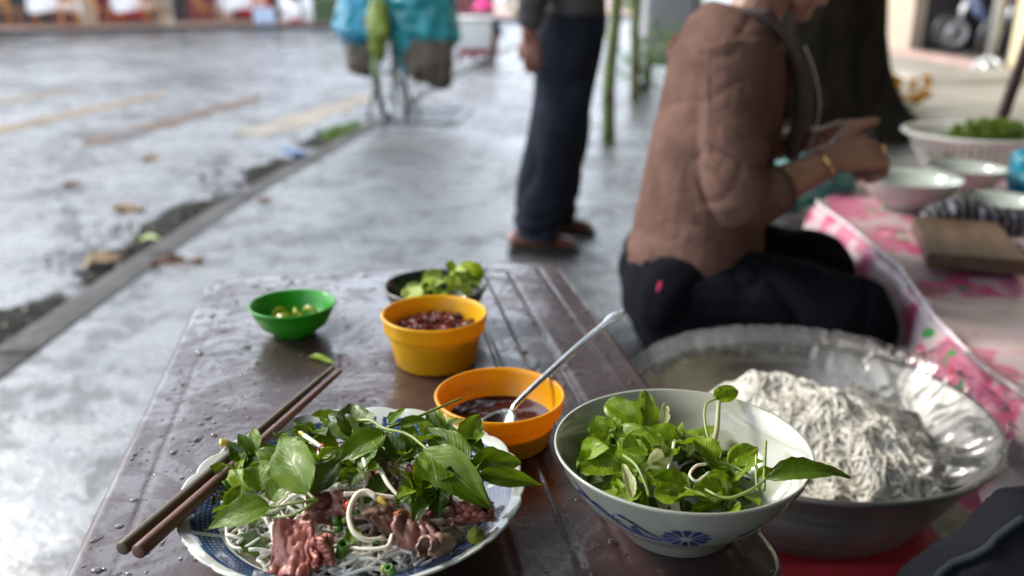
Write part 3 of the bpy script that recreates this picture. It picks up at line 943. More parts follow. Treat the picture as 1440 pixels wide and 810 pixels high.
tag(person, 'seated person in brown jumper and black trousers preparing food at the stall', 'person')
add_eyes(W1, person)
hb_ = MB()
hb_.blob([W1(-.03, 0, .045), W1(.01, 0, .06), W1(.04, 0, .06)], [.08, .082, .07], [.082, .078, .06], (0, 1, 0))
hb_.blob([W1(-.07, 0, .02), W1(-.10, 0, -.01), W1(-.10, 0, -.04)], [.05, .045, .03])
hb_.remeshed('hair', M_HAIR, person, .007, 4, lambda p, n: .003 * nz(p, 60))

def crease(p, s, seed, k=6):
    """sharp valley lines between soft swells"""
    return -(1 - abs(nz(p, s, seed))) ** k
def knit_fold(p, n):
    q = (p.x * 1.3 + p.z * .5, p.y, p.z * 1.6 - p.x * .6)
    d = .003 * nz(p, 7, 2) + .0040 * crease(q, 5, 3, 9) + .0016 * crease(q, 17, 7) + .001
    if p.y > 1.70 and p.z < .56:                         # rolls of cloth above the seat
        k = max(0, min(1, (.56 - p.z) / .12))
        d += k * .009 * (abs(math.sin(p.z * 36 + 4 * nz(p, 5, 1) - 4 * p.x)) ** .6 - .6)
    if p.y < 1.72 and p.x > .35:                         # creases round the bent elbow
        k = math.exp(-((p.z - .62) / .10) ** 2)
        d += k * .008 * (abs(math.sin(p.z * 62 + p.x * 22 + 3 * nz(p, 7, 5))) ** .6 - .6)
    return d
b = MB()
b.tube([(.386, 1.82, .385), (.388, 1.82, .42), (.390, 1.82, .48), (.402, 1.82, .60), (.420, 1.82, .72), (.428, 1.82, .82), (.434, 1.82, .885), (.442, 1.82, .915)],
       [.192, .20, .185, .182, .192, .182, .125, .075], 28, True, (0, 1, 0), [.132, .141, .130, .124, .120, .110, .086, .060])
for dy, sx in ((1.645, -1), (1.995, 1)):
    sh = (.41, 1.82 + (dy - 1.82) * .80, .838)
    if sx < 0:
        P_ = [sh, (.41, 1.655, .78), (.405, 1.63, .69), (.418, 1.602, .592), (.438, 1.605, .580), (.492, 1.620, .603)]
    else:
        P_ = [sh, (.415, 1.985, .78), (.44, 2.01, .69), (.475, 2.03, .60), (.50, 2.01, .60), (.56, 1.96, .625)]
    P_ = curve(P_, 16)
    b.tube(P_, [lerp(.084, .063, i / 5) if i < 5 else (lerp(.063, .058, (i - 5) / 6) if i < 11 else lerp(.058, .047, (i - 11) / 5)) for i in range(17)], 18)
jp = b.remeshed('jumper', M_BROWN, person, .0052, 5, knit_fold)
def snapped(o, pts, n, off=.002, it=3):
    """a path laid onto an object's surface"""
    out = []
    for p in curve(pts, n):
        ok, q, nn, _ = o.closest_point_on_mesh(p)
        out.append(q + nn * off)
    for _ in range(it):
        out = [out[0]] + [(out[i - 1] + out[i] * 2 + out[i + 1]) / 4 for i in range(1, len(out) - 1)] + [out[-1]]
    return out
bpy.context.view_layer.update()
MB().tube(snapped(jp, [(.40, 1.66, .93), (.365, 1.64, .88), (.345, 1.62, .80), (.35, 1.60, .72), (.37, 1.60, .66)], 30, .0003), .0013, 6).build('seam', M_BROWN, jp)
MB().tube([(.468, 1.612, .592), (.482, 1.617, .598), (.497, 1.622, .605)], [.0505, .0495, .0480], 24, True).build('cuff', M_BROWN, jp)
MB().tube([(.385, 1.82, .374), (.386, 1.82, .392), (.387, 1.82, .412)], [.192, .196, .196], 40, True, (0, 1, 0), [.133, .137, .138]).build('hem', M_BROWN, jp)
# grey scarf hanging down the chest
sc_ = MB()
sc_.blob([(.40, 1.76, .91), (.47, 1.735, .905), (.525, 1.735, .86), (.552, 1.74, .79), (.568, 1.745, .72), (.552, 1.75, .64)], [.014, .018, .022, .03, .036, .024], [.010, .011, .013, .018, .02, .014], (0, 1, 0))
sc_.blob([(.40, 1.88, .91), (.47, 1.90, .905), (.53, 1.885, .86), (.556, 1.86, .79), (.565, 1.85, .70)], [.014, .018, .022, .03, .02], [.010, .011, .013, .018, .012], (0, 1, 0))
sf = sc_.remeshed('scarf', M_GREYV, person, .006, 4, lambda p, n: .007 * nz(p, 24, 3))
MB().tube(curve([(.545, 1.712, .85), (.570, 1.712, .80), (.586, 1.712, .73), (.576, 1.722, .645)], 14), .0018, 6).build('trim', m_cloth('pale_trim', (.42, .36, .34)), sf)  # pale tube standing in for the backlight along the scarf edge
def trouser_fold(p, n):
    return .006 * nz(p, 8, 4) + .010 * crease((p.x * 1.5, p.y, p.z), 9, 6) + .004
b = MB()
b.blob([(.355, 1.70, .345), (.355, 1.82, .345), (.355, 1.94, .345)], [.13, .135, .13], [.115, .12, .115], (0, 0, 1))
b.tube([(.375, 1.82, .34), (.38, 1.82, .43)], [.18, .17], 20, True, (0, 1, 0), [.128, .124])
b.blob([(.36, 1.71, .345), (.50, 1.65, .365), (.645, 1.575, .358)], [.105, .10, .086])
b.blob([(.645, 1.575, .352), (.63, 1.57, .22), (.60, 1.565, .10)], [.083, .075, .062])
b.blob([(.36, 1.93, .345), (.52, 1.925, .365), (.695, 1.92, .352)], [.105, .098, .082])
b.blob([(.695, 1.92, .35), (.68, 1.92, .22), (.65, 1.92, .10)], [.08, .07, .06])
tp = b.remeshed('trousers', M_PANT, person, .007, 5, trouser_fold)
MB().box((.285, 1.628, .405), (.003, .003, .010), ry=.25, bev=.001).build('tag', mat_plain('pink_tag', (.75, .05, .16), .5), tp)
for ky, kx in ((1.57, .58), (1.91, .63)):
    MB().box((kx + .05, ky, .012), (.125, .046, .010), bev=.008).build('sandal', M_SOLE, person)
# gold ring and bracelet
MB().lathe([(.0105, -.002), (.0125, 0), (.0105, .002), (.0095, 0), (.0105, -.002)], 16).build('ring', M_GOLD, person)
ring = bpy.data.objects['ring']; ring.location = (.699, 1.662, .664); ring.rotation_euler = (R(15), R(70), 0)
o = MB().lathe([(.030, -.002), (.033, 0), (.030, .002), (.028, 0), (.030, -.002)], 24).build('bracelet', M_GOLD, person)
o.location = (.580, 1.643, .636); o.rotation_euler = (0, R(62), R(16))
kn = thing('knife', 'thin dark kitchen knife held up in the seated person\'s hands', 'knife', (.66, 1.70, .672))
MB().box((.0, 0, 0), (.038, .007, .008), ry=-.45, bev=.004).build('handle', M_BLACK, kn)
MB().add([(.035, -.001, .012), (.035, .001, .012), (.10, 0, .045), (.095, 0, .052), (.032, 0, .026)], [(0, 2, 3, 4), (1, 4, 3, 2), (0, 1, 2), (0, 4, 1)]).build('blade', M_BLACKM, kn, False)

stl = thing('plastic_stool', 'low dark plastic stool under the seated person', 'stool', (.335, 1.82, 0))
def stool(t, h, rt, mat):
    MB().box((0, 0, h - .012), (rt, rt, .012), bev=.01).build('seat', mat, t)
    for sx in (-1, 1):
        for sy in (-1, 1):
            MB().tube([(sx * rt * .85, sy * rt * .85, h - .02), (sx * rt * .98, sy * rt * .98, 0)], [.02, .017], 8).build('leg', mat, t)
    MB().box((0, rt * .9, h * .45), (rt * .9, .006, .014)).box((0, -rt * .9, h * .45), (rt * .9, .006, .014)).build('stretcher', mat, t, False)
stool(stl, .212, .15, M_BLACK)

# ------------------------------------------------------------------ standing person in navy trousers
b = MB()
b.blob([(.21, 3.38, .86), (.20, 3.38, 1.05), (.21, 3.38, 1.25), (.22, 3.38, 1.36)], [.14, .13, .16, .12], [.09, .085, .09, .07], (0, 1, 0))
b.blob([(.225, 3.38, 1.38), (.245, 3.38, 1.47)], [.055, .052])
W2 = add_head(b, (.27, 3.38, 1.545), (1, 0, -.1), (.1, 0, 1))
b.blob([(.19, 3.20, 1.34), (.11, 3.18, 1.07)], [.048, .04]); b.blob([(.11, 3.18, 1.07), (.055, 3.19, .80)], [.038, .026])
b.blob([(.21, 3.56, 1.34), (.20, 3.58, 1.07)], [.048, .04]); b.blob([(.20, 3.58, 1.07), (.24, 3.57, .82)], [.038, .026])
HC = [(18, 22, 14), (22, 26, 16), (26, 30, 18), (32, 34, 20)]
add_hand(b, (.065, 3.19, .80), (.05, .02, -1), (-.35, -.94, 0), -1, HC, sc=.9)
add_hand(b, (.24, 3.57, .82), (.15, 0, -1), (0, 1, 0), 1, HC)
for hy, kx, ky, ax, ay in ((3.30, .165, 3.29, .075, 3.27), (3.46, .20, 3.48, .165, 3.52)):
    b.blob([(.21, hy, .85), (kx, ky, .47)], [.085, .06]); b.blob([(kx, ky, .47), (ax, ay, .08)], [.055, .036])
    b.blob([(ax - .03, ay, .045), (ax + .06, ay, .04), (ax + .14, ay, .03)], [.032, .04, .034], [.03, .026, .018], (0, 1, 0))
man = tag(b.remeshed('person', M_SKIN2, None, .006, 3), 'standing person in navy trousers and grey shirt with one arm hanging', 'person')
add_eyes(W2, man)
MB().blob([W2(-.03, 0, .045), W2(.01, 0, .06), W2(.03, 0, .062)], [.08, .082, .07], [.08, .076, .06], (0, 1, 0)).remeshed('hair', M_HAIR, man, .008, 4)
b = MB()
b.tube([(.205, 3.38, .862), (.205, 3.38, .95), (.20, 3.38, 1.08), (.212, 3.38, 1.26), (.22, 3.38, 1.36), (.228, 3.38, 1.42)], [.19, .185, .175, .195, .15, .07], 26, True, (0, 1, 0), [.135, .132, .125, .12, .09, .06])
b.tube(curve([(.20, 3.24, 1.34), (.17, 3.19, 1.25), (.115, 3.175, 1.07), (.075, 3.185, .92), (.055, 3.19, .825)], 12), [.07, .07, .068, .065, .062, .06, .057, .054, .052, .05, .048, .047, .046], 16)
b.tube(curve([(.21, 3.52, 1.34), (.21, 3.57, 1.25), (.205, 3.585, 1.07), (.23, 3.575, .84)], 10), [.07, .07, .068, .064, .06, .057, .054, .052, .05, .048, .047], 16)
b.remeshed('shirt', M_GREY, man, .009, 5, lambda p, n: .008 * nz(p, 8, 2) + .004 * nz(p, 18, 3))
b = MB()
b.tube([(.215, 3.38, .80), (.212, 3.38, .93)], [.175, .165], 24, True, (0, 1, 0), [.125, .12])
b.tube(curve([(.215, 3.31, .86), (.195, 3.30, .66), (.165, 3.29, .46), (.12, 3.28, .24), (.088, 3.27, .055)], 14), [lerp(.118, .092, i / 14) for i in range(15)], 20)
b.tube(curve([(.215, 3.45, .86), (.205, 3.46, .66), (.20, 3.48, .46), (.182, 3.50, .24), (.165, 3.52, .055)], 14), [lerp(.115, .085, i / 14) for i in range(15)], 20)
b.remeshed('trousers', M_NAVY, man, .008, 4, lambda p, n: .008 * nz((p.x * 2, p.y * 2, p.z), 6, 5) + .011 * crease((p.x * 1.4, p.y * 1.4, p.z * .8 + p.x * .6), 5, 6, 5) + .006
             + (.012 * math.sin(p.z * 70 + 5 * nz(p, 6)) * max(0, 1 - p.z / .22)))
for ax, ay in ((.075, 3.265), (.16, 3.52)):
    b = MB()
    b.blob([(ax - .065, ay, .052), (ax, ay, .058), (ax + .08, ay, .046), (ax + .15, ay, .036)], [.036, .042, .046, .034], [.034, .036, .030, .018], (0, 1, 0))
    sh = b.remeshed('shoe', M_LEATH, man, .007, 3)
    MB().box((ax + .045, ay, .012), (.135, .044, .011), bev=.009).build('sole', M_SOLE, sh)

# ------------------------------------------------------------------ crouching person with a pink hat, far up the pavement
b = MB()
cx, cy = -.40, 13.15
b.blob([(cx, cy, .24), (cx, cy - .04, .38), (cx, cy - .06, .52)], [.15, .15, .12], [.12, .12, .09], (1, 0, 0))
W3 = add_head(b, (cx, cy - .1, .655), (0, -1, -.2), (0, -.2, 1))
b.blob([(cx, cy - .07, .54), (cx, cy - .09, .60)], [.05, .05])
for s in (-1, 1):
    b.blob([(cx + s * .17, cy - .05, .5), (cx + s * .22, cy - .15, .36), (cx + s * .12, cy - .34, .36)], [.045, .04, .03])
    add_hand(b, (cx + s * .11, cy - .36, .36), (-s * .3, -1, 0), (0, 0, 1), -s, HC)
    b.blob([(cx + s * .1, cy, .2), (cx + s * .16, cy - .3, .36), (cx + s * .15, cy - .2, .06)], [.08, .07, .045])
    b.blob([(cx + s * .15, cy - .2, .035), (cx + s * .15, cy - .36, .03)], [.035, .03])
p3 = tag(b.remeshed('person', M_SKIN2, None, .012, 2), 'crouching person in dark blue clothes and a bright pink hat beyond the white cart', 'person')
add_eyes(W3, p3)
b = MB()
b.blob([(cx, cy, .22), (cx, cy - .04, .38), (cx, cy - .06, .54)], [.18, .18, .15], [.15, .15, .11], (1, 0, 0))
for s in (-1, 1):
    b.blob([(cx + s * .16, cy - .05, .5), (cx + s * .22, cy - .15, .36), (cx + s * .14, cy - .28, .36)], [.06, .055, .045])
b.remeshed('jacket', m_cloth('dark_blue_cloth', (.02, .04, .11)), p3, .014, 3, lambda p, n: .01 * nz(p, 12))
MB().lathe([(.0, .125), (.06, .115), (.1, .07), (.11, .02), (.17, -.005), (.175, -.012), (.10, .0), (.0, .02)], 24).build('hat', mat_plain('pink_cloth', (.85, .03, .25), .7), p3, loc=(cx, cy - .1, .71))


# ================================================================== the stall on the right
def m_oilcloth():
    g = Graph('floral_oilcloth')
    warp = g.new('ShaderNodeMix', data_type='VECTOR')
    warp.inputs[0].default_value = .02
    n3 = g.new('ShaderNodeTexNoise'); n3.inputs['Scale'].default_value = 9
    g.put(n3.inputs['Vector'], g.obj)
    g.put(warp.inputs[4], g.obj); g.put(warp.inputs[5], n3.outputs[1])
    wv = warp.outputs[1]
    d = g.voro(6.5, 'F1', 0, wv)
    d2 = g.voro(26, 'F1', 0, wv)
    base = g.mix(g.rng(g.noise(6, 3), .53, .57), (.47, .36, .37), (.48, .14, .23))
    base = g.mix(g.rng(g.noise(8, 3, vec=g.mapv(loc=(3, 1, 0))), .56, .62), base, (.46, .06, .16))
    leaf = g.rng(g.math('MULTIPLY', g.rng(d, .30, .36), g.rng(d, .47, .42)), .3, .6)
    base = g.mix(g.math('MULTIPLY', leaf, g.rng(d2, .40, .32)), base, (.05, .26, .07))
    rose = g.mix(g.rng(g.math('SINE', g.math('MULTIPLY', d, 70)), -.2, .5), (.50, .06, .12), (.74, .36, .42))
    base = g.mix(g.rng(d, .27, .24), base, rose)
    return g.done(g.bsdf(Base_Color=base, Roughness=.32, Specular_IOR_Level=.35, Normal=g.bump(g.noise(14, 4), .25, .012)))
M_OIL = m_oilcloth()
M_CEL = mat_plain('celadon_porcelain', (.40, .44, .39), .12, .04, 9, spec=.6, coat=.4)

tb = thing('stall_table', 'low stall table hidden under the pink floral oilcloth', 'table', (1.51, 1.65, 0))
MB().box((0, 0, .375), (.69, .64, .015), bev=.004).build('table_top', M_WALLT, tb, False)
MB().box((.16, .92, .375), (.53, .275, .015), bev=.004).build('side_leaf', M_WALLT, tb, False)
for sx in (-.55, .6):
    for sy in (-.55, .55):
        MB().tube([(sx, sy, 0), (sx, sy, .36)], .025, 8).build('leg', M_BLACKM, tb)
LT = [(.98, .735), (1.25, .715), (1.46, .74), (1.75, .80), (2.1, .815), (2.33, .815), (2.55, .97), (2.9, 1.10)]
V, Fc, U = [], [], []
ny, nx = 90, 60
for j in range(ny + 1):
    y = lerp(.98, 2.86, j / ny)
    xl = interp(LT, y)
    cols = []
    for k in range(9):                                   # the hanging left side, ruffled
        t = 1 - k / 9
        cols.append((xl - .012 - .035 * t + .018 * t * math.sin(y * 34 + 2 * nz((y, 0, 0), 3)), y + .01 * t * nz((y, t, 0), 9), .397 - .19 * t ** 1.2))
    for i in range(nx + 1):
        x = lerp(xl, 2.2, (i / nx) ** 1.3)
        z = .398 + .006 * nz((x, y, 0), 5, 1) + .003 * nz((x, y, 0), 14, 2) + .006 * math.exp(-((x - xl) / .02) ** 2) * (1 + nz((y, 0, 0), 25))
        cols.append((x, y, z + (.016 * abs(nz((x, y, 0), 8, 7)) if (x < 1.0 and y < 1.6) else 0)))
    if j == 0:
        W_ = len(cols)
    V += cols
for j in range(ny):
    for i in range(W_ - 1):
        a = j * W_ + i
        Fc.append((a, a + 1, a + W_ + 1, a + W_))
b0 = len(V)
for r_ in range(7):                                      # hanging near side
    t = (r_ + 1) / 7
    for i in range(W_):
        x, y, z = V[i]
        V.append((x, y - .03 * t + .02 * t * math.sin(x * 36), z - .2 * t))
for r_ in range(7):
    for i in range(W_ - 1):
        p0 = i if r_ == 0 else b0 + (r_ - 1) * W_ + i
        p1 = b0 + r_ * W_ + i
        Fc.append((p1, p1 + 1, p0 + 1, p0))
oc = tag(mesh('tablecloth', V, Fc, M_OIL), 'pink and white oilcloth with roses covering the low stall table', 'tablecloth')
pp = MB()
ed = curve([(interp(LT, y) - .003, y, .409 + .004 * nz((y, 0, 0), 20)) for y in [1.0 + .05 * i for i in range(28)]], 160)
pp.tube(ed, [.0045 + .0035 * max(0, nz((i * .3, 0, 0), 1.1)) for i in range(161)], 7).build('hem', mat_plain('pale_hem', (.72, .62, .66), .25, .15, 20), oc)

def bowl(name, label, loc, Rr, h, mat, group=None, cat='bowl', foot=.45, n=56):
    pr = [(0, .004), (Rr * (foot - .04), .004), (Rr * (foot - .03), 0), (Rr * foot, 0), (Rr * (foot + .01), h * .12), (Rr * .62, h * .22), (Rr * .83, h * .52), (Rr * .95, h * .84), (Rr * .995, h * .985), (Rr * 1.003, h), (Rr * .99, h * 1.012),
          (Rr * .93, h * .84), (Rr * .80, h * .54), (Rr * .58, h * .27), (Rr * .3, h * .17), (0, h * .155)]
    o = MB().lathe(pr, n).build(name, mat)
    o.location = loc
    return tag(o, label, cat, group)
bowl('bowl', 'wide pale porcelain bowl at the corner of the floral cloth', (1.045, 2.30, .402), .128, .082, M_CEL, 'porcelain bowls on the stall')
bowl('bowl', 'pale celadon bowl directly in front of the white colander', (1.285, 2.50, .402), .110, .072, M_CEL, 'porcelain bowls on the stall')
bowl('bowl', 'pale celadon bowl holding a metal spoon on the stall', (1.19, 2.13, .402), .10, .062, M_CEL, 'porcelain bowls on the stall')
M_SPOON = mat_plain('stainless_steel', (.66, .66, .65), .18, .1, 30, metal=1.0)
def spoon(label, bowl_c, end, up=(0, 0, 1), sc=1.0):
    """bowl centre, handle end"""
    c, e = Vector(bowl_c), Vector(end)
    d = (e - c).normalized()
    t = thing('spoon', label, 'spoon', c)
    s = d.cross(Vector(up)).normalized(); u = s.cross(d)
    V, Fc, n, m = [], [], 20, 5
    for j in range(m + 1):
        k = j / m
        for i in range(n):
            th = 2 * math.pi * i / n
            q = d * (-.028 * k * math.cos(th)) + s * (.020 * k * math.sin(th) * (1 + .18 * math.cos(th))) + u * (-.008 * (1 - k * k))
            V.append(q * sc)
    for j in range(m):
        for i in range(n):
            q = (i + 1) % n
            Fc.append((j * n + i, j * n + q, (j + 1) * n + q, (j + 1) * n + i))
    o = mesh('bowl', V, Fc, M_SPOON, t)
    md = o.modifiers.new('thick', 'SOLIDIFY'); md.thickness = .0012
    L = (e - c).length
    P_ = [d * (.026 * sc), d * (.045 * sc) + u * .004, d * (L * .55) + u * .006, d * (L * .85) + u * .004, d * L]
    P_ = curve(P_, 16)
    MB().tube(P_, [lerp(.0032, .0055, i / 16) + (.003 if i > 12 else 0) - (.004 if i == 16 else 0) for i in range(17)], 10, True, s, [.0018] * 17).build('handle', M_SPOON, t)
    return t
spoon('metal spoon leaning in the celadon bowl on the stall', (1.19, 2.13, .43), (1.30, 1.99, .475))

# white perforated colander and its greens
M_WPL = mat_plain('white_plastic', (.80, .77, .68), .35, .08, 8, sss=.1)
ck = thing('colander', 'white plastic colander full of greens behind the bowls', 'colander', (1.50, 2.90, .402))
V, Fc, n = [], [], 144
prof = [(.14, .004), (.15, .012), (.175, .05), (.19, .085), (.20, .098), (.207, .105)]
for i in range(n):
    th = 2 * math.pi * i / n
    for r_, z in prof:
        V.append((r_ * math.cos(th), r_ * math.sin(th), z))
m = len(prof)
for i in range(n):
    q = (i + 1) % n
    for j in range(m - 1):
        if j in (1, 2) and i % 3 == 1:
            continue                                     # a slot
        Fc.append((i * m + j, q * m + j, q * m + j + 1, i * m + j + 1))
o = mesh('basket', V, Fc, M_WPL, ck)
md = o.modifiers.new('thick', 'SOLIDIFY'); md.thickness = .003
MB().lathe([(.203, .100), (.214, .102), (.219, .108), (.214, .114), (.204, .111), (.203, .100)], 72).build('rim', M_WPL, ck)
MB().lathe([(0, 0), (.142, 0), (.145, .006), (.0, .006)], 40).build('bottom', M_WPL, ck)
gq = leaf_cloud('chopped_greens', [(Vector((1.52, 2.88, .47)), (.14, .13, .05)), (Vector((1.54, 2.88, .515)), (.11, .10, .04)), (Vector((1.44, 2.84, .46)), (.10, .09, .04)), (Vector((1.60, 2.92, .50)), (.09, .09, .045))], 1800, .018, m_foliage('salad_greens', (.05, .10, .01), (.20, .28, .03)), None, 77)
tag(gq, 'loose heap of chopped green salad in the white colander', 'greens', kind='stuff')

# wooden board, striped cloth, blue bag
def m_wood(name, a, b, sc=(6, 60, 60), rough=.5):
    g = Graph(name)
    n = g.noise(1, 5, .6, g.mapv(sc), .5)
    return g.done(g.bsdf(Base_Color=g.mix(g.rng(n, .3, .7), a, b), Roughness=rough, Normal=g.bump(n, .4, .002)))
M_BOARD = m_wood('board_wood', (.055, .030, .017), (.11, .066, .038), (5, 50, 50))
bd = MB().box((0, 0, 0), (.165, .092, .016), bev=.005).build('wooden_board', M_BOARD, None, False)
bd.location = (.985, 1.865, .4255); bd.rotation_euler = (0, 0, R(72))
tag(bd, 'small brown wooden board lying on the floral cloth', 'board')
def m_stripe():
    g = Graph('striped_cloth')
    wv = g.new('ShaderNodeTexWave'); wv.inputs['Scale'].default_value = 14; wv.inputs['Distortion'].default_value = 3.5
    g.put(wv.inputs['Vector'], g.obj)
    c = g.mix(g.rng(wv.outputs[1], .62, .75), (.008, .008, .012), (.16, .16, .19))
    return g.done(g.bsdf(Base_Color=c, Roughness=.7))
o = MB().blob([(0, 0, 0), (.07, .015, .012), (.14, 0, .0), (.2, -.02, 0)], [.035, .045, .05, .03], [.03, .04, .035, .025], (0, 1, 0)).remeshed('cloth', m_stripe(), None, .006, 3, lambda p, n: .012 * nz(p, 26, 2) + .005 * nz(p, 60))
o.location = (1.005, 2.06, .43)
tag(o, 'crumpled black and white striped cloth beside the wooden board', 'cloth')
o = MB().blob([(0, 0, .05), (.02, 0, .1), (.03, .0, .14)], [.07, .085, .05], [.07, .07, .05]).remeshed('plastic_bag', m_bag('cyan_bag', (.0, .16, .26), (.02, .42, .55)), None, .006, 3, wrinkle(.014, 18, 3))
o.location = (1.49, 2.50, .384)
tag(o, 'knotted cyan plastic bag at the right edge of the stall', 'bag')

# pail with a teal bag of vegetables, beyond the seated person's hands
pl = thing('metal_pail', 'dark grey metal pail standing beyond the seated person\'s forearm', 'pail', (.835, 2.60, 0))
MB().lathe([(0, 0), (.10, 0), (.105, .005), (.130, .325), (.140, .33), (.141, .34), (.133, .343), (.125, .325), (.10, .01), (0, .01)], 40).build('body', mat_plain('dull_zinc', (.20, .20, .20), .4, .2, 8, metal=.6), pl)
hd = MB().tube(curve([(-.138, 0, .31), (-.15, -.05, .27), (-.08, -.16, .24), (.08, -.16, .24), (.15, -.05, .27), (.138, 0, .31)], 20), .004, 6).build('handle', M_STEEL, pl)
o = MB().blob([(-.12, 0, .0), (.0, .0, .06), (.085, .0, .045)], [.08, .115, .10], [.07, .09, .08], (0, 1, 0)).remeshed('plastic_bag', m_bag('pale_teal_bag', (.03, .16, .17), (.14, .34, .30), .35), None, .007, 3, wrinkle(.016, 14, 6))
o.location = (.845, 2.58, .378)
tag(o, 'pale teal plastic bag of vegetables resting on the grey pail', 'bag')
o = MB().blob([(-.03, 0, 0), (.03, 0, .005)], [.035, .03], [.025, .02]).remeshed('plastic_bag', M_BLUEB, None, .005, 3, wrinkle(.008, 25, 2))
o.location = (.725, 2.50, .352)
tag(o, 'small bright blue plastic bag at the left rim of the grey pail', 'bag')
# yellow flowers at the tree foot
t = thing('flower_bunch', 'bunch of yellow flowers on the ground right of the tree foot', 'flowers', (3.32, 7.55, .005))
MF = mat_plain('yellow_petal', (.50, .22, .0), .9, .2, 30, spec=.05)
rf = random.Random(5)
for k in range(16):
    x, y, z = rf.uniform(-.16, .16), rf.uniform(-.1, .1), rf.uniform(.06, .26)
    st = MB().tube(curve([(x * .2, y * .2, 0), (x * .6, y * .6, z * .6), (x, y, z)], 6), .005, 5).build('stem', M_SHRUB, t)
    f = MB()
    for q in range(9):
        th = q * 2 * math.pi / 9
        f.add([(x, y, z), (x + .035 * math.cos(th - .3), y + .035 * math.sin(th - .3), z + .012), (x + .06 * math.cos(th), y + .06 * math.sin(th), z + .004), (x + .035 * math.cos(th + .3), y + .035 * math.sin(th + .3), z + .012)], [(0, 1, 2, 3)])
    f.sphere((x, y, z + .004), (.042, .042, .026), 10, 8).build('blossom', MF, st)

# parasol over the stall: the leaning maroon pole is its shaft
um = thing('parasol', 'large parasol with a leaning dark maroon pole over the stall', 'parasol', (1.66, 3.2, 0))
MB().tube([(0, 0, .02), (.42, 0, 2.36)], .021, 12).build('pole', mat_plain('maroon_enamel', (.055, .018, .025), .35, .2, 6, coat=.3), um)
MB().lathe([(0, 0), (.2, 0), (.21, .02), (.2, .07), (.05, .09), (.04, .2), (0, .2)], 24).build('base', M_KERB, um)
V, Fc = [], []
NS = 32
for j in range(6):
    k = j / 5
    for i in range(NS):
        th = 2 * math.pi * i / NS
        sc8 = 1 - .06 * abs(math.sin(th * 4)) * k
        V.append((.42 + 1.55 * k * sc8 * math.cos(th), 1.55 * k * sc8 * math.sin(th), 2.38 - .48 * k ** 1.5 - .02 * abs(math.sin(th * 4))))
V.append((.42, 0, 2.36))
for j in range(5):
    for i in range(NS):
        q = (i + 1) % NS
        Fc.append((j * NS + i, (j + 1) * NS + i, (j + 1) * NS + q, j * NS + q))
cn = mesh('canopy', V, Fc, mat_plain('faded_canvas', (.16, .13, .12), .85, .15, 3), um)
md = cn.modifiers.new('thick', 'SOLIDIFY'); md.thickness = .003
for k in range(8):
    th = k * math.pi / 4
    MB().tube(curve([(.42, 0, 2.33), (.42 + .8 * math.cos(th), .8 * math.sin(th), 2.15), (.42 + 1.5 * math.cos(th), 1.5 * math.sin(th), 1.87)], 8), .006, 5).build('rib', M_BLACKM, um)

# unseen awning and curtains, added to block fill light; brown warms the bounce
tp0 = thing('tarpaulin', 'brown tarpaulin awning with hanging curtains over the eating place', 'awning', (.9, -1.3, 0))
V, Fc, n = [], [], 16
for j in range(n + 1):
    for i in range(n + 1):
        x, y = lerp(-2.2, 2.4, i / n), lerp(-2.4, 2.75, j / n)
        V.append((x, y, 2.28 - .10 * math.sin(math.pi * i / n) * math.sin(math.pi * j / n) + .02 * nz((x, y, 0), 2)))
for j in range(n):
    for i in range(n):
        a = j * (n + 1) + i
        Fc.append((a, a + 1, a + n + 2, a + n + 1))
o = mesh('sheet', V, Fc, mat_plain('brown_tarpaulin', (.10, .062, .04), .7, .25, 3), tp0)
md = o.modifiers.new('thick', 'SOLIDIFY'); md.thickness = .003
for x, y in ((-2.2, -2.4), (2.4, -2.4), (2.4, 2.75)):
    MB().tube([(x, y, 0), (x, y, 2.3)], .02, 8).build('pole', M_STEEL, tp0)
for nm, (xa, ya), (xb, yb) in (('back_curtain', (-2.2, -2.4), (2.4, -2.4)), ('side_curtain', (2.4, -2.4), (2.4, .9))):
    V, Fc = [], []
    for i in range(41):
        x, y = lerp(xa, xb, i / 40), lerp(ya, yb, i / 40)
        for q in range(9):
            k = q / 8
            V.append((x + (.05 * math.sin(i * .9) * k if ya != yb else 0), y + (.05 * math.sin(i * .9) * k if ya == yb else 0), 2.27 - 2.2 * k))
    for i in range(40):
        for q in range(8):
            a = i * 9 + q
            Fc.append((a, a + 1, a + 10, a + 9))
    mesh(nm, V, Fc, bpy.data.materials['brown_tarpaulin'], tp0)
MB().tube([(-2.2, 2.75, 2.28), (-1.1, 7.2, 4.3)], .006, 6).build('rope', M_BLACK, tp0)

# ------------------------------------------------------------------ basin of noodles on a red stool
s2 = thing('plastic_stool', 'red plastic stool under the basin of noodles', 'stool', (.405, 1.10, 0))
stool(s2, .268, .16, M_RED)
BC = Vector((.405, 1.108, .27))
def m_alu():
    g = Graph('worn_aluminium')
    n = g.noise(1, 5, .6, g.mapv((3, 3, 70)))
    r_ = g.rng(n, .3, .7, .34, .52)
    c = g.mix(g.rng(g.noise(7, 5), .35, .7), (.27, .265, .25), (.44, .43, .40))
    return g.done(g.bsdf(Base_Color=c, Metallic=.95, Roughness=r_, Normal=g.bump(g.noise(30, 4), .15, .003)))
M_ALU = m_alu()
bs = MB().lathe([(0, 0), (.155, 0), (.172, .008), (.215, .075), (.240, .120), (.2485, .128), (.2535, .130), (.2545, .134), (.2515, .137), (.246, .134), (.236, .121), (.211, .077), (.169, .011), (.152, .004), (0, .004)], 96).build('basin', M_ALU)
bs.location = BC; bs.scale = (.965, .965, 1)
tag(bs, 'large round aluminium basin of white rice noodles', 'basin')

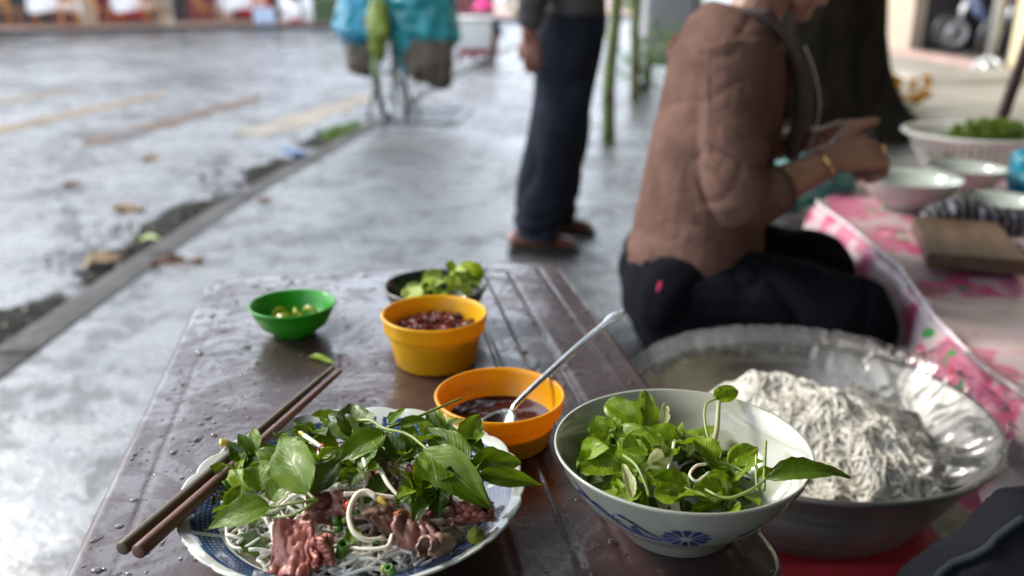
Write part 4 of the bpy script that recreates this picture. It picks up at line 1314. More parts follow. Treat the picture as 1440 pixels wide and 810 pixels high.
M_NOOD = None
def m_noodle():
    g = Graph('rice_noodle')
    c = g.mix(g.rng(g.noise(40, 3), .3, .7), (.90, .86, .76), (.96, .94, .87))
    p = g.bsdf(Base_Color=c, Roughness=.3, Specular_IOR_Level=.5, Coat_Weight=.2, Coat_Roughness=.1)
    t = g.new('ShaderNodeBsdfTranslucent'); g.put(t.inputs[0], (.95, .92, .84))
    m = g.new('ShaderNodeMixShader'); m.inputs[0].default_value = .2
    g.nt.links.new(p, m.inputs[1]); g.nt.links.new(t.outputs[0], m.inputs[2])
    return g.done(m.outputs[0])
M_NOOD = m_noodle()
def mound(x, y):
    """height of the noodle heap above the basin floor"""
    dx, dy = x - BC.x, y - BC.y
    r_ = math.hypot(dx, dy)
    z = .060 + .080 * math.exp(-(((dx + .045) / .11) ** 2 + ((dy - .035) / .10) ** 2)) + .030 * math.exp(-(((dx - .02) / .1) ** 2 + ((dy + .05) / .10) ** 2)) + .030 * math.exp(-(((dx - .10) / .09) ** 2 + ((dy + .02) / .12) ** 2)) + .016 * nz((x, y, 0), 15, 2) + .012 * nz((x, y, 0), 33, 4)
    return max(z - .03 * max(0, (r_ - .15) / .06), .016, .016 + (r_ - .165) * 1.57)
V, Fc, n, m = [], [], 72, 26
for j in range(m + 1):
    for i in range(n):
        th = 2 * math.pi * i / n
        r_ = .193 * j / m
        x, y = BC.x + r_ * math.cos(th), BC.y + r_ * math.sin(th)
        V.append((x, y, BC.z + max(.02, mound(x, y)) - .0045))
for j in range(m):
    for i in range(n):
        q = (i + 1) % n
        Fc.append((j * n + i, (j + 1) * n + i, (j + 1) * n + q, j * n + q))
heap_core = mesh('noodle_core', V, Fc, mat_plain('noodle_mass', (.90, .88, .81), .6, .05, 40, .3, 200, spec=.2))
nd = MB()
rn = random.Random(8)
for k in range(1000):
    a = rn.uniform(0, 6.28); r_ = .185 * math.sqrt(rn.random())
    x, y = BC.x + r_ * math.cos(a), BC.y + r_ * math.sin(a)
    h = rn.uniform(0, 6.28); cv = rn.uniform(-28, 28)
    pts = []
    lift = rn.uniform(.0, .006)
    for q in range(rn.randint(18, 40)):
        if math.hypot(x - BC.x, y - BC.y) > .190:
            break
        pts.append((x, y, BC.z + max(.02, mound(x, y)) + lift + .004 * math.sin(q * .9 + k)))
        h += cv * .009 + rn.gauss(0, .12)
        x += .009 * math.cos(h); y += .009 * math.sin(h)
    if len(pts) > 4:
        nd.tube(pts, rn.uniform(.0011, .0016), 5)
# a few stray loops lying at the right-hand rim
for k in range(7):
    a = rn.uniform(-.65, -.1); c0_ = Vector((BC.x + .165 * math.cos(a), BC.y + .165 * math.sin(a), BC.z + .085))
    nd.tube(curve([c0_ + Vector((rn.uniform(-.03, .03), rn.uniform(-.025, .025), rn.uniform(0, .02))) for _ in range(6)], 24), .0017, 5)
rice = tag(nd.build('rice_noodles', M_NOOD), 'heap of white rice noodles in the aluminium basin', 'noodles', kind='stuff')
heap_core.parent = rice

# clear plastic sheet draped over the basin rim
def m_film():
    g = Graph('clear_plastic_film')
    lw = g.new('ShaderNodeLayerWeight'); lw.inputs[0].default_value = .22
    cr_ = g.noise(13, 4, .5, dist=1.2)
    nrm = g.bump(cr_, .12, .02)
    g.put(lw.inputs['Normal'], nrm)
    gl = g.new('ShaderNodeBsdfGlossy'); gl.inputs['Roughness'].default_value = .16
    g.put(gl.inputs['Normal'], nrm)
    df = g.new('ShaderNodeBsdfTranslucent'); g.put(df.inputs[0], (.8, .8, .82))
    tp_ = g.new('ShaderNodeBsdfTransparent'); g.put(tp_.inputs[0], (.97, .97, .97))
    m1 = g.new('ShaderNodeMixShader'); m1.inputs[0].default_value = .2
    g.nt.links.new(tp_.outputs[0], m1.inputs[1]); g.nt.links.new(df.outputs[0], m1.inputs[2])
    m2 = g.new('ShaderNodeMixShader')
    g.put(m2.inputs[0], g.rng(lw.outputs['Fresnel'], .0, 1, .03, .7, False))
    g.nt.links.new(m1.outputs[0], m2.inputs[1]); g.nt.links.new(gl.outputs[0], m2.inputs[2])
    return g.done(m2.outputs[0])
M_FILM = m_film()
V, Fc = [], []
nt_, nr_ = 150, 34
for i in range(nt_ + 1):
    th = R(lerp(-62, 196, i / nt_))
    dg_ = math.degrees(th)
    rin = interp([(-62, .215), (-40, .14), (-15, .095), (20, .085), (45, .13), (65, .19), (100, .222), (150, .215), (196, .235)], dg_)
    rin += .012 * nz((th * 3, 0, 0), 2)
    rout = .262 + .05 * (1 + .5 * nz((th * 4, 1, 0), 2)) * (1.5 if -40 < dg_ < 35 else .55)
    for j in range(nr_ + 1):
        r_ = lerp(rin, rout, j / nr_)
        x, y = BC.x + r_ * math.cos(th), BC.y + r_ * math.sin(th)
        wr = (1 - abs(nz((th * 5, r_ * 6, 0), 2.2, 3))) ** 5 * .024 + (1 - abs(nz((x, y, 0), 10, 9))) ** 5 * .014
        if r_ < .2515:
            t = max(0, min(1, (r_ - .10) / .15))
            base = max(mound(x, y) + .010, .06 + .077 * t ** 1.3)
            if r_ > .205: base = max(base, lerp(.09, .139, (r_ - .205) / .0465))
            z = base + wr * (1 - max(0, (r_ - .22) / .0315))
        else:
            z = .1405 + wr * .3 - max(0, r_ - .257) ** 1.0 * (.12 if -40 < dg_ < 35 else 1.5)
            if -40 < dg_ < 35: z = max(z, .145 + .012 * nz((x, y, 0), 30) + .008)
        V.append((x, y, BC.z + z))
for i in range(nt_):
    for j in range(nr_):
        a = i * (nr_ + 1) + j
        Fc.append((a, a + 1, a + nr_ + 2, a + nr_ + 1))
tag(mesh('plastic_sheet', V, Fc, M_FILM), 'crinkled clear plastic sheet draped over the rim of the noodle basin', 'plastic sheet')

# dark slate bag at the lower right corner
b = MB()
b.blob([(.605, .77, .06), (.605, .77, .2), (.61, .77, .355), (.615, .77, .43)], [.20, .225, .212, .155], [.085, .09, .08, .06], (1, 0, 0), 24)
bg = b.remeshed('fabric_bag', m_cloth('slate_nylon', (.009, .010, .014), 900, .2, .7), None, .008, 5, lambda p, n: .016 * nz(p, 7, 2) + .009 * (1 - abs(nz(p, 13, 5))) ** 3)
tag(bg, 'dark slate grey padded fabric bag with a piped seam below the basin', 'bag')
bpy.context.view_layer.update()
MB().tube(snapped(bg, [(.43, .72, .16), (0.375, 0.730, 0.408), (0.373, 0.715, 0.445), (0.375, 0.700, 0.473), (0.392, 0.700, 0.486), (0.414, 0.700, 0.497), (0.438, 0.700, 0.504), (0.464, 0.700, 0.506)], 50, .002, 8), .0045, 8).build('piping', m_cloth('slate_piping', (.025, .029, .034), 900), bg)


# ================================================================== the low brown table in front
TC, TR, TW, TL, TZ = Vector((-.128, .951, 0)), R(10), .565, .87, .52
def m_table():
    g = Graph('wet_brown_plastic')
    n = g.noise(26, 6, .65)
    col = g.mix(g.rng(g.noise(7, 5), .3, .7), (.030, .014, .014), (.056, .029, .029))
    col = g.mix(g.rng(g.noise(60, 4), .62, .75), col, (.08, .055, .055))
    wet = g.rng(g.noise(11, 6, .7, dist=1.5), .42, .60)
    scr = g.noise(1, 4, .6, g.mapv((260, 14, 14), (0, 0, R(28))))
    film = g.bump(g.math('ADD', g.math('MULTIPLY', g.noise(17, 5, .6), 1.0), g.math('MULTIPLY', g.noise(140, 4, .6), .22)), .45, .004)
    base_n = g.bump(g.math('ADD', g.math('MULTIPLY', scr, .25), g.math('MULTIPLY', n, .8)), .25, .002)
    return g.done(g.bsdf(Base_Color=col, Roughness=g.rng(n, .3, .7, .34, .5), Normal=base_n, Specular_IOR_Level=.35,
                         Coat_Weight=g.rng(wet, 0, 1, .40, 1), Coat_IOR=1.5, Coat_Roughness=g.rng(wet, 0, 1, .17, .03), Coat_Normal=film))
M_TABLE = m_table()
tbl = thing('plastic_table', 'low dark brown plastic table, wet and grooved, holding the meal', 'table', (TC.x, TC.y, 0), TR)
GR = [(-.075, .0006), (.065, .0007), (.118, .0014), (.155, .0014), (.192, .0014)]
def t_height(x, y):
    hx, hy = TW / 2 - abs(x), TL / 2 - abs(y)
    h = 0
    e = min(hx, hy)
    if e < .010:
        h -= (1 - e / .010) ** 2 * .008
    if abs(e - .040) < .004:
        h -= .0005 * (1 - (abs(e - .040) / .004) ** 2)
    if e > .048:
        for q, dp in GR:
            d = abs(x - q)
            if d < .0045:
                h -= dp * (1 - (d / .0045) ** 2)
    return h
def round_corner(x, y, rc=.055):
    cx, cy = TW / 2 - rc, TL / 2 - rc
    if abs(x) > cx and abs(y) > cy:
        u, v = (abs(x) - cx) / rc, (abs(y) - cy) / rc
        x = math.copysign(cx + rc * u * math.sqrt(1 - v * v / 2), x)
        y = math.copysign(cy + rc * v * math.sqrt(1 - u * u / 2), y)
    return x, y
NX, NY = 226, 150
V, Fc = [], []
for j in range(NY + 1):
    for i in range(NX + 1):
        x, y = lerp(-TW / 2, TW / 2, i / NX), lerp(-TL / 2, TL / 2, j / NY)
        X, Y_ = round_corner(x, y)
        V.append((X, Y_, TZ + t_height(x, y)))
for j in range(NY):
    for i in range(NX):
        a = j * (NX + 1) + i
        Fc.append((a, a + 1, a + NX + 2, a + NX + 1))
edge = [i for i in range(NX + 1)] + [(j + 1) * (NX + 1) - 1 for j in range(1, NY + 1)] + [NY * (NX + 1) + i for i in range(NX - 1, -1, -1)] + [j * (NX + 1) for j in range(NY - 1, 0, -1)]
b0 = len(V)
for dz, k in ((-.014, 1.001), (-.032, .997)):
    for q in edge:
        V.append((V[q][0] * k, V[q][1] * k, TZ + dz))
ne = len(edge)
for i in range(ne):
    q = (i + 1) % ne
    Fc.append((edge[i], b0 + i, b0 + q, edge[q]))
    Fc.append((b0 + i, b0 + ne + i, b0 + ne + q, b0 + q))
mesh('table_top', V, Fc, M_TABLE, tbl)
for sx in (-1, 1):
    for sy in (-1, 1):
        MB().tube([(sx * .225, sy * .37, .50), (sx * .24, sy * .39, 0)], [.03, .022], 10).build('leg', M_TABLE, tbl)

# dishes: (x, y, footprint radius)
D_GREEN, D_DARK, D_YEL, D_ORG, D_HERB, D_PLATE = (-.287, 1.094, .03), (-.104, 1.142, .05), (-.093, .999, .052), (-.012, .800, .05), (.139, .650, .055), (-.130, .645, .07)
# water drops: too many and too small to count
def m_water():
    g = Graph('water')
    fr = g.new('ShaderNodeFresnel'); fr.inputs[0].default_value = 1.38
    gl = g.new('ShaderNodeBsdfGlossy'); gl.inputs['Roughness'].default_value = .02
    tp_ = g.new('ShaderNodeBsdfTransparent'); g.put(tp_.inputs[0], (.97, .97, .98))
    m = g.new('ShaderNodeMixShader')
    g.put(m.inputs[0], g.rng(fr.outputs[0], 0, 1, .03, 1, False))
    g.nt.links.new(tp_.outputs[0], m.inputs[1]); g.nt.links.new(gl.outputs[0], m.inputs[2])
    return g.done(m.outputs[0])
M_WATER = m_water()
rd = random.Random(21)
dr_ = MB()
cnt = 0
while cnt < 1700:
    x, y = rd.uniform(-.27, .27), rd.uniform(-.42, .42)
    dens = .5 + .9 * nz((x, y, 0), 11, 3)
    if rd.random() > dens:
        continue
    wx = TC.x + x * math.cos(TR) - y * math.sin(TR); wy = TC.y + x * math.sin(TR) + y * math.cos(TR)
    if any(math.hypot(wx - d[0], wy - d[1]) < d[2] + .006 for d in (D_GREEN, D_DARK, D_YEL, D_ORG, D_HERB, D_PLATE)):
        continue
    s = min(.0058, .0008 + rd.expovariate(1 / .0010))
    n_, m_ = 10, 4
    e1, e2 = rd.uniform(.75, 1.5), rd.uniform(0, 3.14)
    V, Fc = [], []
    for j in range(m_):
        ph = math.pi / 2 * j / m_
        for i in range(n_):
            th = 2 * math.pi * i / n_
            k = 1 + .22 * nz((math.cos(th), math.sin(th), cnt), 1.1)
            px_, py_ = s * k * e1 * math.cos(ph) * math.cos(th), s * k / e1 * math.cos(ph) * math.sin(th)
            V.append((wx + px_ * math.cos(e2) - py_ * math.sin(e2), wy + px_ * math.sin(e2) + py_ * math.cos(e2), TZ + t_height(x, y) + .0002 + .42 * s * math.sin(ph)))
    V.append((wx, wy, TZ + t_height(x, y) + .0002 + .42 * s))
    for j in range(m_ - 1):
        for i in range(n_):
            q = (i + 1) % n_
            Fc.append((j * n_ + i, j * n_ + q, (j + 1) * n_ + q, (j + 1) * n_ + i))
    for i in range(n_):
        Fc.append(((m_ - 1) * n_ + i, (m_ - 1) * n_ + (i + 1) % n_, len(V) - 1))
    dr_.add(V, Fc)
    cnt += 1
tag(dr_.build('water_drops', M_WATER), 'scattered water drops on the wet brown table', 'water', kind='stuff')

# ------------------------------------------------------------------ small bowls and tubs
def m_plastic(name, c, rough=.28, tr=.22):
    g = Graph(name)
    col = g.mix(g.rng(g.noise(18, 4), .3, .7), sheen_of(c, .9), sheen_of(c, 1.08))
    p = g.bsdf(Base_Color=col, Roughness=g.rng(g.noise(45, 4), .3, .7, rough - .06, rough + .12), Specular_IOR_Level=.5, Normal=g.bump(g.noise(120, 3), .12, .001))
    t = g.new('ShaderNodeBsdfTranslucent'); g.put(t.inputs[0], c)
    m = g.new('ShaderNodeMixShader'); m.inputs[0].default_value = tr
    g.nt.links.new(p, m.inputs[1]); g.nt.links.new(t.outputs[0], m.inputs[2])
    return g.done(m.outputs[0])
PG = [(0, 0), (.026, 0), (.028, .003), (.042, .013), (.0505, .028), (.0535, .038), (.0560, .0395), (.0563, .041), (.0550, .0422), (.0525, .0408), (.0490, .029), (.040, .015), (.024, .0055), (0, .005)]
o = MB().lathe(PG, 64).build('bowl', m_plastic('green_plastic', (.035, .34, .02)))
o.location = (D_GREEN[0], D_GREEN[1], TZ + .0005)
tag(o, 'small bright green plastic bowl with lime pieces on the brown table', 'bowl')
k = .071 / .0563
o = MB().lathe([(r_ * k, z * 1.22) for r_, z in PG], 64).build('bowl', mat_plain('dark_green_enamel', (.030, .040, .030), .25, .15, 15, coat=.4))
o.location = (D_DARK[0], D_DARK[1], TZ + .0005)
tag(o, 'dark green bowl of cut leaves at the far edge of the table', 'bowl')
PT = [(0, 0), (.046, 0), (.0485, .003), (.0560, .041), (.0565, .0425), (.0605, .0432), (.0608, .0455), (.0618, .058), (.0632, .0605), (.0636, .0625), (.0620, .0640), (.0600, .0630), (.0590, .058), (.0562, .045), (.0548, .041), (.0465, .0045), (0, .004)]
o = MB().lathe(PT, 72).build('tub', m_plastic('yellow_plastic', (.86, .48, .008), .36, .3))
o.location = (D_YEL[0], D_YEL[1], TZ + .0005)
tag(o, 'yellow plastic tub of chopped red chili on the brown table', 'tub')
o = MB().lathe([(r_ * 1.02, z * .80) for r_, z in PT], 72).build('tub', m_plastic('orange_plastic', (.88, .42, .004), .3, .35))
o.location = (D_ORG[0], D_ORG[1], TZ + .0005)
tag(o, 'orange plastic tub of dark dipping sauce with a spoon in it', 'tub')
o = MB().lathe([(0, 0), (.0535, 0), (.0537, .0003)], 48).build('dipping_sauce', mat_plain('fish_sauce', (.06, .012, .006), .06, .3, 30, spec=.6))
o.location = (D_ORG[0], D_ORG[1], TZ + .0235)
tag(o, 'dark red brown sauce inside the orange tub', 'sauce')
spoon('steel spoon with dotted handle standing in the orange tub', (D_ORG[0] - .004, D_ORG[1] - .018, TZ + .026), (0.124, 0.930, 0.610), (-.5, -.6, .6), .9)

# chili: a heap of small torn bits
rc = random.Random(3)
ch = MB()
for k in range(420):
    a, r_ = rc.uniform(0, 6.28), .049 * math.sqrt(rc.random())
    x, y = r_ * math.cos(a), r_ * math.sin(a)
    z = .039 + .011 * (1 - (r_ / .05) ** 2) + .007 * nz((x, y, 0), 60) + rc.uniform(-.002, .003)
    s = rc.uniform(.0025, .0052)
    M_ = Matrix.Rotation(rc.uniform(0, 6.28), 3, 'Z') @ Matrix.Rotation(rc.uniform(0, 3), 3, 'X')
    vs = [M_ @ Vector((q[0] * s * rc.uniform(.7, 1.4), q[1] * s * rc.uniform(.5, 1), q[2] * s * .6)) + Vector((x, y, z)) for q in [(-1, -1, -.5), (1, -1, -.5), (1, 1, -.5), (-1, 1, -.5), (-.7, -.6, .6), (.8, -.7, .5), (.6, .8, .6), (-.8, .6, .4)]]
    ch.add(vs, [(0, 3, 2, 1), (4, 5, 6, 7), (0, 1, 5, 4), (1, 2, 6, 5), (2, 3, 7, 6), (3, 0, 4, 7)])
def m_chili():
    g = Graph('chopped_chili')
    c = g.mix(g.rng(g.noise(130, 3), .35, .65), (.06, .008, .005), (.22, .022, .010))
    c = g.mix(g.rng(g.voro(140), .05, .0), c, (.6, .35, .12))
    return g.done(g.bsdf(Base_Color=c, Roughness=.45, Coat_Weight=.08))
o = ch.build('chopped_chili', m_chili(), None, False, loc=(D_YEL[0], D_YEL[1], TZ))
tag(o, 'heap of chopped dark red chili in the yellow tub', 'chili', kind='stuff')
# lime pieces
ML = m_plastic('lime_flesh', (.42, .46, .05), .3, .3)
for k, (x, y, z, rz, rx) in enumerate([(-.012, .0, .021, .3, 1.2), (.008, -.006, .022, 1.6, 1.0), (.020, .012, .026, 2.6, .7), (-.022, .012, .023, 4.0, .9), (.002, .016, .023, 5.2, 1.3)]):
    b = MB()
    V, Fc = [], []
    for j in range(7):
        th = lerp(-1.1, 1.1, j / 6)
        V += [(.013 * math.sin(th), .0065 * math.cos(th) * q[0] , .012 * math.cos(th) * q[1] - .006) for q in ((1, 1), (-1, 1), (.3, .45), (-.3, .45))]
    for j in range(6):
        a = 4 * j
        Fc += [(a, a + 4, a + 5, a + 1), (a + 2, a + 3, a + 7, a + 6), (a, a + 2, a + 6, a + 4), (a + 1, a + 5, a + 7, a + 3)]
    b.add(V, Fc)
    o = b.build('lime_piece', ML, None, True)
    o.location = (D_GREEN[0] + x, D_GREEN[1] + y, TZ + z); o.rotation_euler = (rx, 0, rz)
    tag(o, 'small yellow green lime piece in the bright green bowl', 'lime', 'lime pieces in the green bowl')

# ------------------------------------------------------------------ porcelain
def m_porc(name, c):
    g = Graph(name)
    col = g.mix(g.rng(g.noise(6, 4), .35, .7), c, sheen_of(c, .92))
    return g.done(g.bsdf(Base_Color=col, Roughness=.16, Specular_IOR_Level=.55, Coat_Weight=.5, Coat_Roughness=.06, Normal=g.bump(g.noise(20, 3), .06, .003)))
M_PORC = m_porc('white_porcelain', (.58, .58, .51))
M_PORCG = m_porc('greenish_porcelain', (.40, .41, .34))
M_BLUE = mat_plain('cobalt_glaze', (.018, .035, .16), .15, .45, 60, coat=.4, c2=(.05, .09, .30))
def m_plate():
    g = Graph('plate_glaze')
    x, y, z = g.sep(g.obj)
    r_ = g.math('SQRT', g.math('ADD', g.math('MULTIPLY', x, x), g.math('MULTIPLY', y, y)))
    th = g.math('ARCTAN2', y, x)
    band = g.math('MULTIPLY', g.rng(r_, .1090, .1096), g.rng(r_, .1300, .1294))
    gap = g.rng(g.math('FRACT', g.math('MULTIPLY', g.math('ADD', th, 3.45), 9 / 6.2832)), .93, .935, 1, 0)
    rr = g.math('MULTIPLY', r_, 6.2832 / .0072)
    tt = g.math('MULTIPLY', th, 84)
    lat = g.math('MULTIPLY', g.math('SINE', g.math('ADD', rr, tt)), g.math('SINE', g.math('SUBTRACT', rr, tt)))
    inner = g.math('MULTIPLY', g.rng(r_, .1125, .113), g.rng(r_, .1265, .126))
    hole = g.math('MULTIPLY', g.rng(lat, .25, .45), inner)
    blue = g.mix(g.rng(g.noise(90, 3), .3, .7), (.012, .030, .12), (.03, .075, .22))
    blue = g.mix(g.math('MULTIPLY', hole, .55), blue, (.30, .36, .44))
    white = g.mix(g.rng(g.noise(6, 4), .35, .7), (.60, .62, .56), (.52, .55, .50))
    c = g.mix(g.math('MULTIPLY', band, gap), white, blue)
    ln = g.math('MULTIPLY', g.rng(r_, .1040, .1044), g.rng(r_, .1062, .1058))
    c = g.mix(ln, c, blue)
    return g.done(g.bsdf(Base_Color=c, Roughness=.14, Specular_IOR_Level=.55, Coat_Weight=.5, Coat_Roughness=.05, Normal=g.bump(g.noise(25, 3), .06, .003)))
PP = [(0, .003), (.055, .003), (.057, 0), (.062, 0), (.064, .005), (.095, .015), (.125, .030), (.1385, .0395), (.1405, .0412), (.1403, .0425), (.1385, .0428), (.124, .0345), (.094, .0205), (.06, .0105), (.03, .009), (0, .009)]
def scallop(th, r_, z):
    k = max(0, (r_ - .115) / .026)
    s = abs(math.sin(th * 12))
    return r_ * (1 - .016 * k * (1 - s) ** 2), z + .0016 * k * (s - .5)
o = MB().lathe(PP, 192, wave=scallop).build('plate', M_PORC, None, True, mats=[m_plate()], mi=[1 if 8 <= j < 16 else 0 for i in range(192) for j in range(15)])
o.location = (D_PLATE[0], D_PLATE[1], TZ + .0005); o.rotation_euler = (0, 0, R(8))
plate = tag(o, 'deep white plate with scalloped rim and blue lattice band, full of noodles', 'plate')
PLZ = TZ + .0005

HR, HH = .1045, .0765
HP = [(0, .005), (.042, .005), (.0435, 0), (.047, 0), (.0475, .010), (.060, .0165), (.082, .036), (.0965, .058), (.1030, .0735), (.1045, .0760), (.1038, .0775), (.1020, .0768), (.0950, .058), (.080, .038), (.056, .0195), (.03, .013), (0, .012)]
hb2 = MB().lathe(HP, 128).build('bowl', M_PORCG, None, True)
hb2.location = (D_HERB[0], D_HERB[1], TZ + .0005)
tag(hb2, 'white porcelain bowl painted with a blue flower, full of herbs', 'bowl')
# the painted flower and scrolls hug the outside of the bowl
def on_bowl(ang, z, off=.0004):
    out = HP[4:9]
    for (r0, z0), (r1, z1) in zip(out, out[1:]):
        if z <= z1:
            t = (z - z0) / (z1 - z0)
            r_ = lerp(r0, r1, t)
            nn = Vector((z1 - z0, 0, -(r1 - r0))).normalized()
            break
    r_ += nn.x * off; z += nn.z * off
    return Vector((r_ * math.cos(ang), r_ * math.sin(ang), z))
def brush(parent, pts, wd, name='painted_scroll'):
    """a brush line over (angle, height) points"""
    P_ = curve([(a, z * 10, 0) for a, z in pts], 26)
    V, Fc = [], []
    for i, p in enumerate(P_):
        q = P_[min(i + 1, 26)] - P_[max(i - 1, 0)]
        d = Vector((q.x * .08, q.y / 10)).normalized() if q.length else Vector((1, 0))
        w_ = wd * (.35 + .65 * math.sin(math.pi * min(1, .08 + i / 26)))
        for s in (-1, 1):
            V.append(on_bowl(p.x - s * d.y * w_ / .08, max(.011, p.y / 10 + s * d.x * w_)))
    for i in range(26):
        Fc.append((2 * i, 2 * i + 1, 2 * i + 3, 2 * i + 2))
    return mesh(name, V, Fc, M_BLUE, parent)
A0 = R(-97)
fl = MB()
for k in range(12):                                      # petals
    th = k * 2 * math.pi / 12
    V = [on_bowl(A0 + .05 * math.cos(th) / 1, .046 + .0015 * math.sin(th))]
    for q in range(7):
        a = th + lerp(-.21, .21, q / 6)
        rr = .21 * (1 - .13 * abs(q - 3) / 3)
        V.append(on_bowl(A0 + rr * math.cos(a), .046 + .0125 * (1 - .13 * abs(q - 3) / 3) * math.sin(a)))
    fl.add(V, [tuple(range(8))])
fl.build('painted_flower', M_BLUE, hb2)
ce = MB(); ce.add([on_bowl(A0, .046, .0008)] + [on_bowl(A0 + .055 * math.cos(i * .5236), .046 + .0034 * math.sin(i * .5236), .0008) for i in range(12)], [(0, 1 + i, 1 + (i + 1) % 12) for i in range(12)])
ce.build('painted_flower_centre', M_PORCG, hb2)
for k in range(3):
    sgn = 1
    for base in (A0,) if k == 0 else ((A0 + 2.09,) if k == 1 else (A0 - 2.09,)):
        brush(hb2, [(base - .16, 0.040), (base - .32, 0.046), (base - .46, 0.056), (base - .58, 0.058), (base - .62, 0.052), (base - .55, 0.050)], .0016)
        brush(hb2, [(base - .20, 0.038), (base - .45, 0.041), (base - .70, 0.051), (base - .92, 0.064), (base - 1.0, 0.070)], .0020)
        brush(hb2, [(base - .60, 0.046), (base - .72, 0.056), (base - .80, 0.060)], .0026)
        brush(hb2, [(base - .38, 0.041), (base - .44, 0.047), (base - .40, 0.051)], .0022)
        brush(hb2, [(base - .84, 0.060), (base - .96, 0.059), (base - 1.02, 0.056)], .0024)
        brush(hb2, [(base + .45, 0.043), (base + .62, 0.050), (base + .78, 0.058)], .0014)
brush_ring = MB().lathe([(.0592 + .0006, .0160), (.0606 + .0006, .0172)], 96).build('painted_ring', M_BLUE, hb2)

# ------------------------------------------------------------------ chopsticks on the plate
def m_stick(name, a, b):
    return m_wood(name, a, b, (4, 90, 90), .55)
def chopstick(label, tip, end, mat, r0, r1):
    tip, end = Vector(tip), Vector(end)
    d = (tip - end)
    n = 18
    P_ = [(d.length * i / n, 0, 0) for i in range(n + 1)]
    o = MB().tube([(-.0008, 0, 0)] + P_, [r1 * .86] + [lerp(r1, r0, (i / n) ** 1.15) for i in range(n + 1)], 16).build('chopstick', mat)
    o.location = end
    o.rotation_euler = d.to_track_quat('X', 'Z').to_euler()
    tag(o, label, 'chopstick', 'pair of chopsticks on the plate')
CZ = PLZ + .0425
chopstick('olive brown wooden chopstick, the upper of the pair across the plate rim', (-0.190, 0.868, 0.569), (-0.280, 0.546, 0.569), m_stick('olive_wood', (.055, .038, .018), (.12, .088, .045)), .0026, .0054)
chopstick('reddish brown wooden chopstick, the lower of the pair across the plate rim', (-0.181, 0.859, 0.569), (-0.267, 0.542, 0.569), m_stick('red_wood', (.085, .034, .022), (.18, .082, .052)), .0026, .0056)


# ================================================================== leaves
def m_leaf(name, a, b, vein, rough=.32, tr=.30):
    g = Graph(name)
    u, v, _ = g.sep(g.uv)
    s = g.math('ABSOLUTE', v)
    mid = g.rng(s, .05, .015)
    ph = g.math('FRACT', g.math('SUBTRACT', g.math('MULTIPLY', u, 5.2), g.math('MULTIPLY', g.math('POWER', s, .8), 2.0)))
    side_ = g.math('MULTIPLY', g.rng(g.math('ABSOLUTE', g.math('SUBTRACT', ph, .5)), .10, .03), g.rng(s, .98, .7))
    vn = g.math('MAXIMUM', mid, g.math('MULTIPLY', side_, .35))
    info = g.new('ShaderNodeObjectInfo')
    c = g.mix(g.rng(g.noise(45, 5), .3, .7), a, b)
    c = g.mix(g.math('MULTIPLY', info.outputs['Random'], .35), c, sheen_of(b, 1.25))
    c = g.mix(g.rng(g.noise(75, 4, .6, dist=1), .64, .74, 0, .6), c, sheen_of(a, .5))
    c = g.mix(g.math('MULTIPLY', vn, .42), c, vein)
    puff = g.math('SUBTRACT', g.math('MULTIPLY', g.math('SINE', g.math('MULTIPLY', ph, 3.1416)), .22), g.math('MULTIPLY', vn, .7))
    nrm = g.bump(g.math('ADD', puff, g.math('MULTIPLY', g.noise(160, 4), .35)), .4, .0016)
    p = g.bsdf(Base_Color=c, Roughness=g.rng(g.noise(70, 3), .3, .7, rough - .04, rough + .2), Specular_IOR_Level=.38, Normal=nrm)
    t = g.new('ShaderNodeBsdfTranslucent')
    g.put(t.inputs[0], g.mix(.5, sheen_of(b, 1.5), g.mix(.5, c, (.34, .40, .01))))
    g.put(t.inputs['Normal'], nrm)
    m = g.new('ShaderNodeMixShader'); m.inputs[0].default_value = tr
    g.nt.links.new(p, m.inputs[1]); g.nt.links.new(t.outputs[0], m.inputs[2])
    return g.done(m.outputs[0])
M_BASIL = m_leaf('basil_leaf', (.040, .090, .003), (.12, .205, .005), (.22, .31, .05))
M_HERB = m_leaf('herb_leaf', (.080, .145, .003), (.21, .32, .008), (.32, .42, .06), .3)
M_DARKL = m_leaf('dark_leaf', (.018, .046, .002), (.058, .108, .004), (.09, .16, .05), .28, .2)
M_LETT = m_leaf('pale_leaf', (.20, .29, .03), (.42, .50, .08), (.55, .6, .2), .35, .4)
M_STEM = mat_plain('green_stem', (.15, .24, .045), .4, .25, 30, sss=.1, c2=(.28, .34, .08))

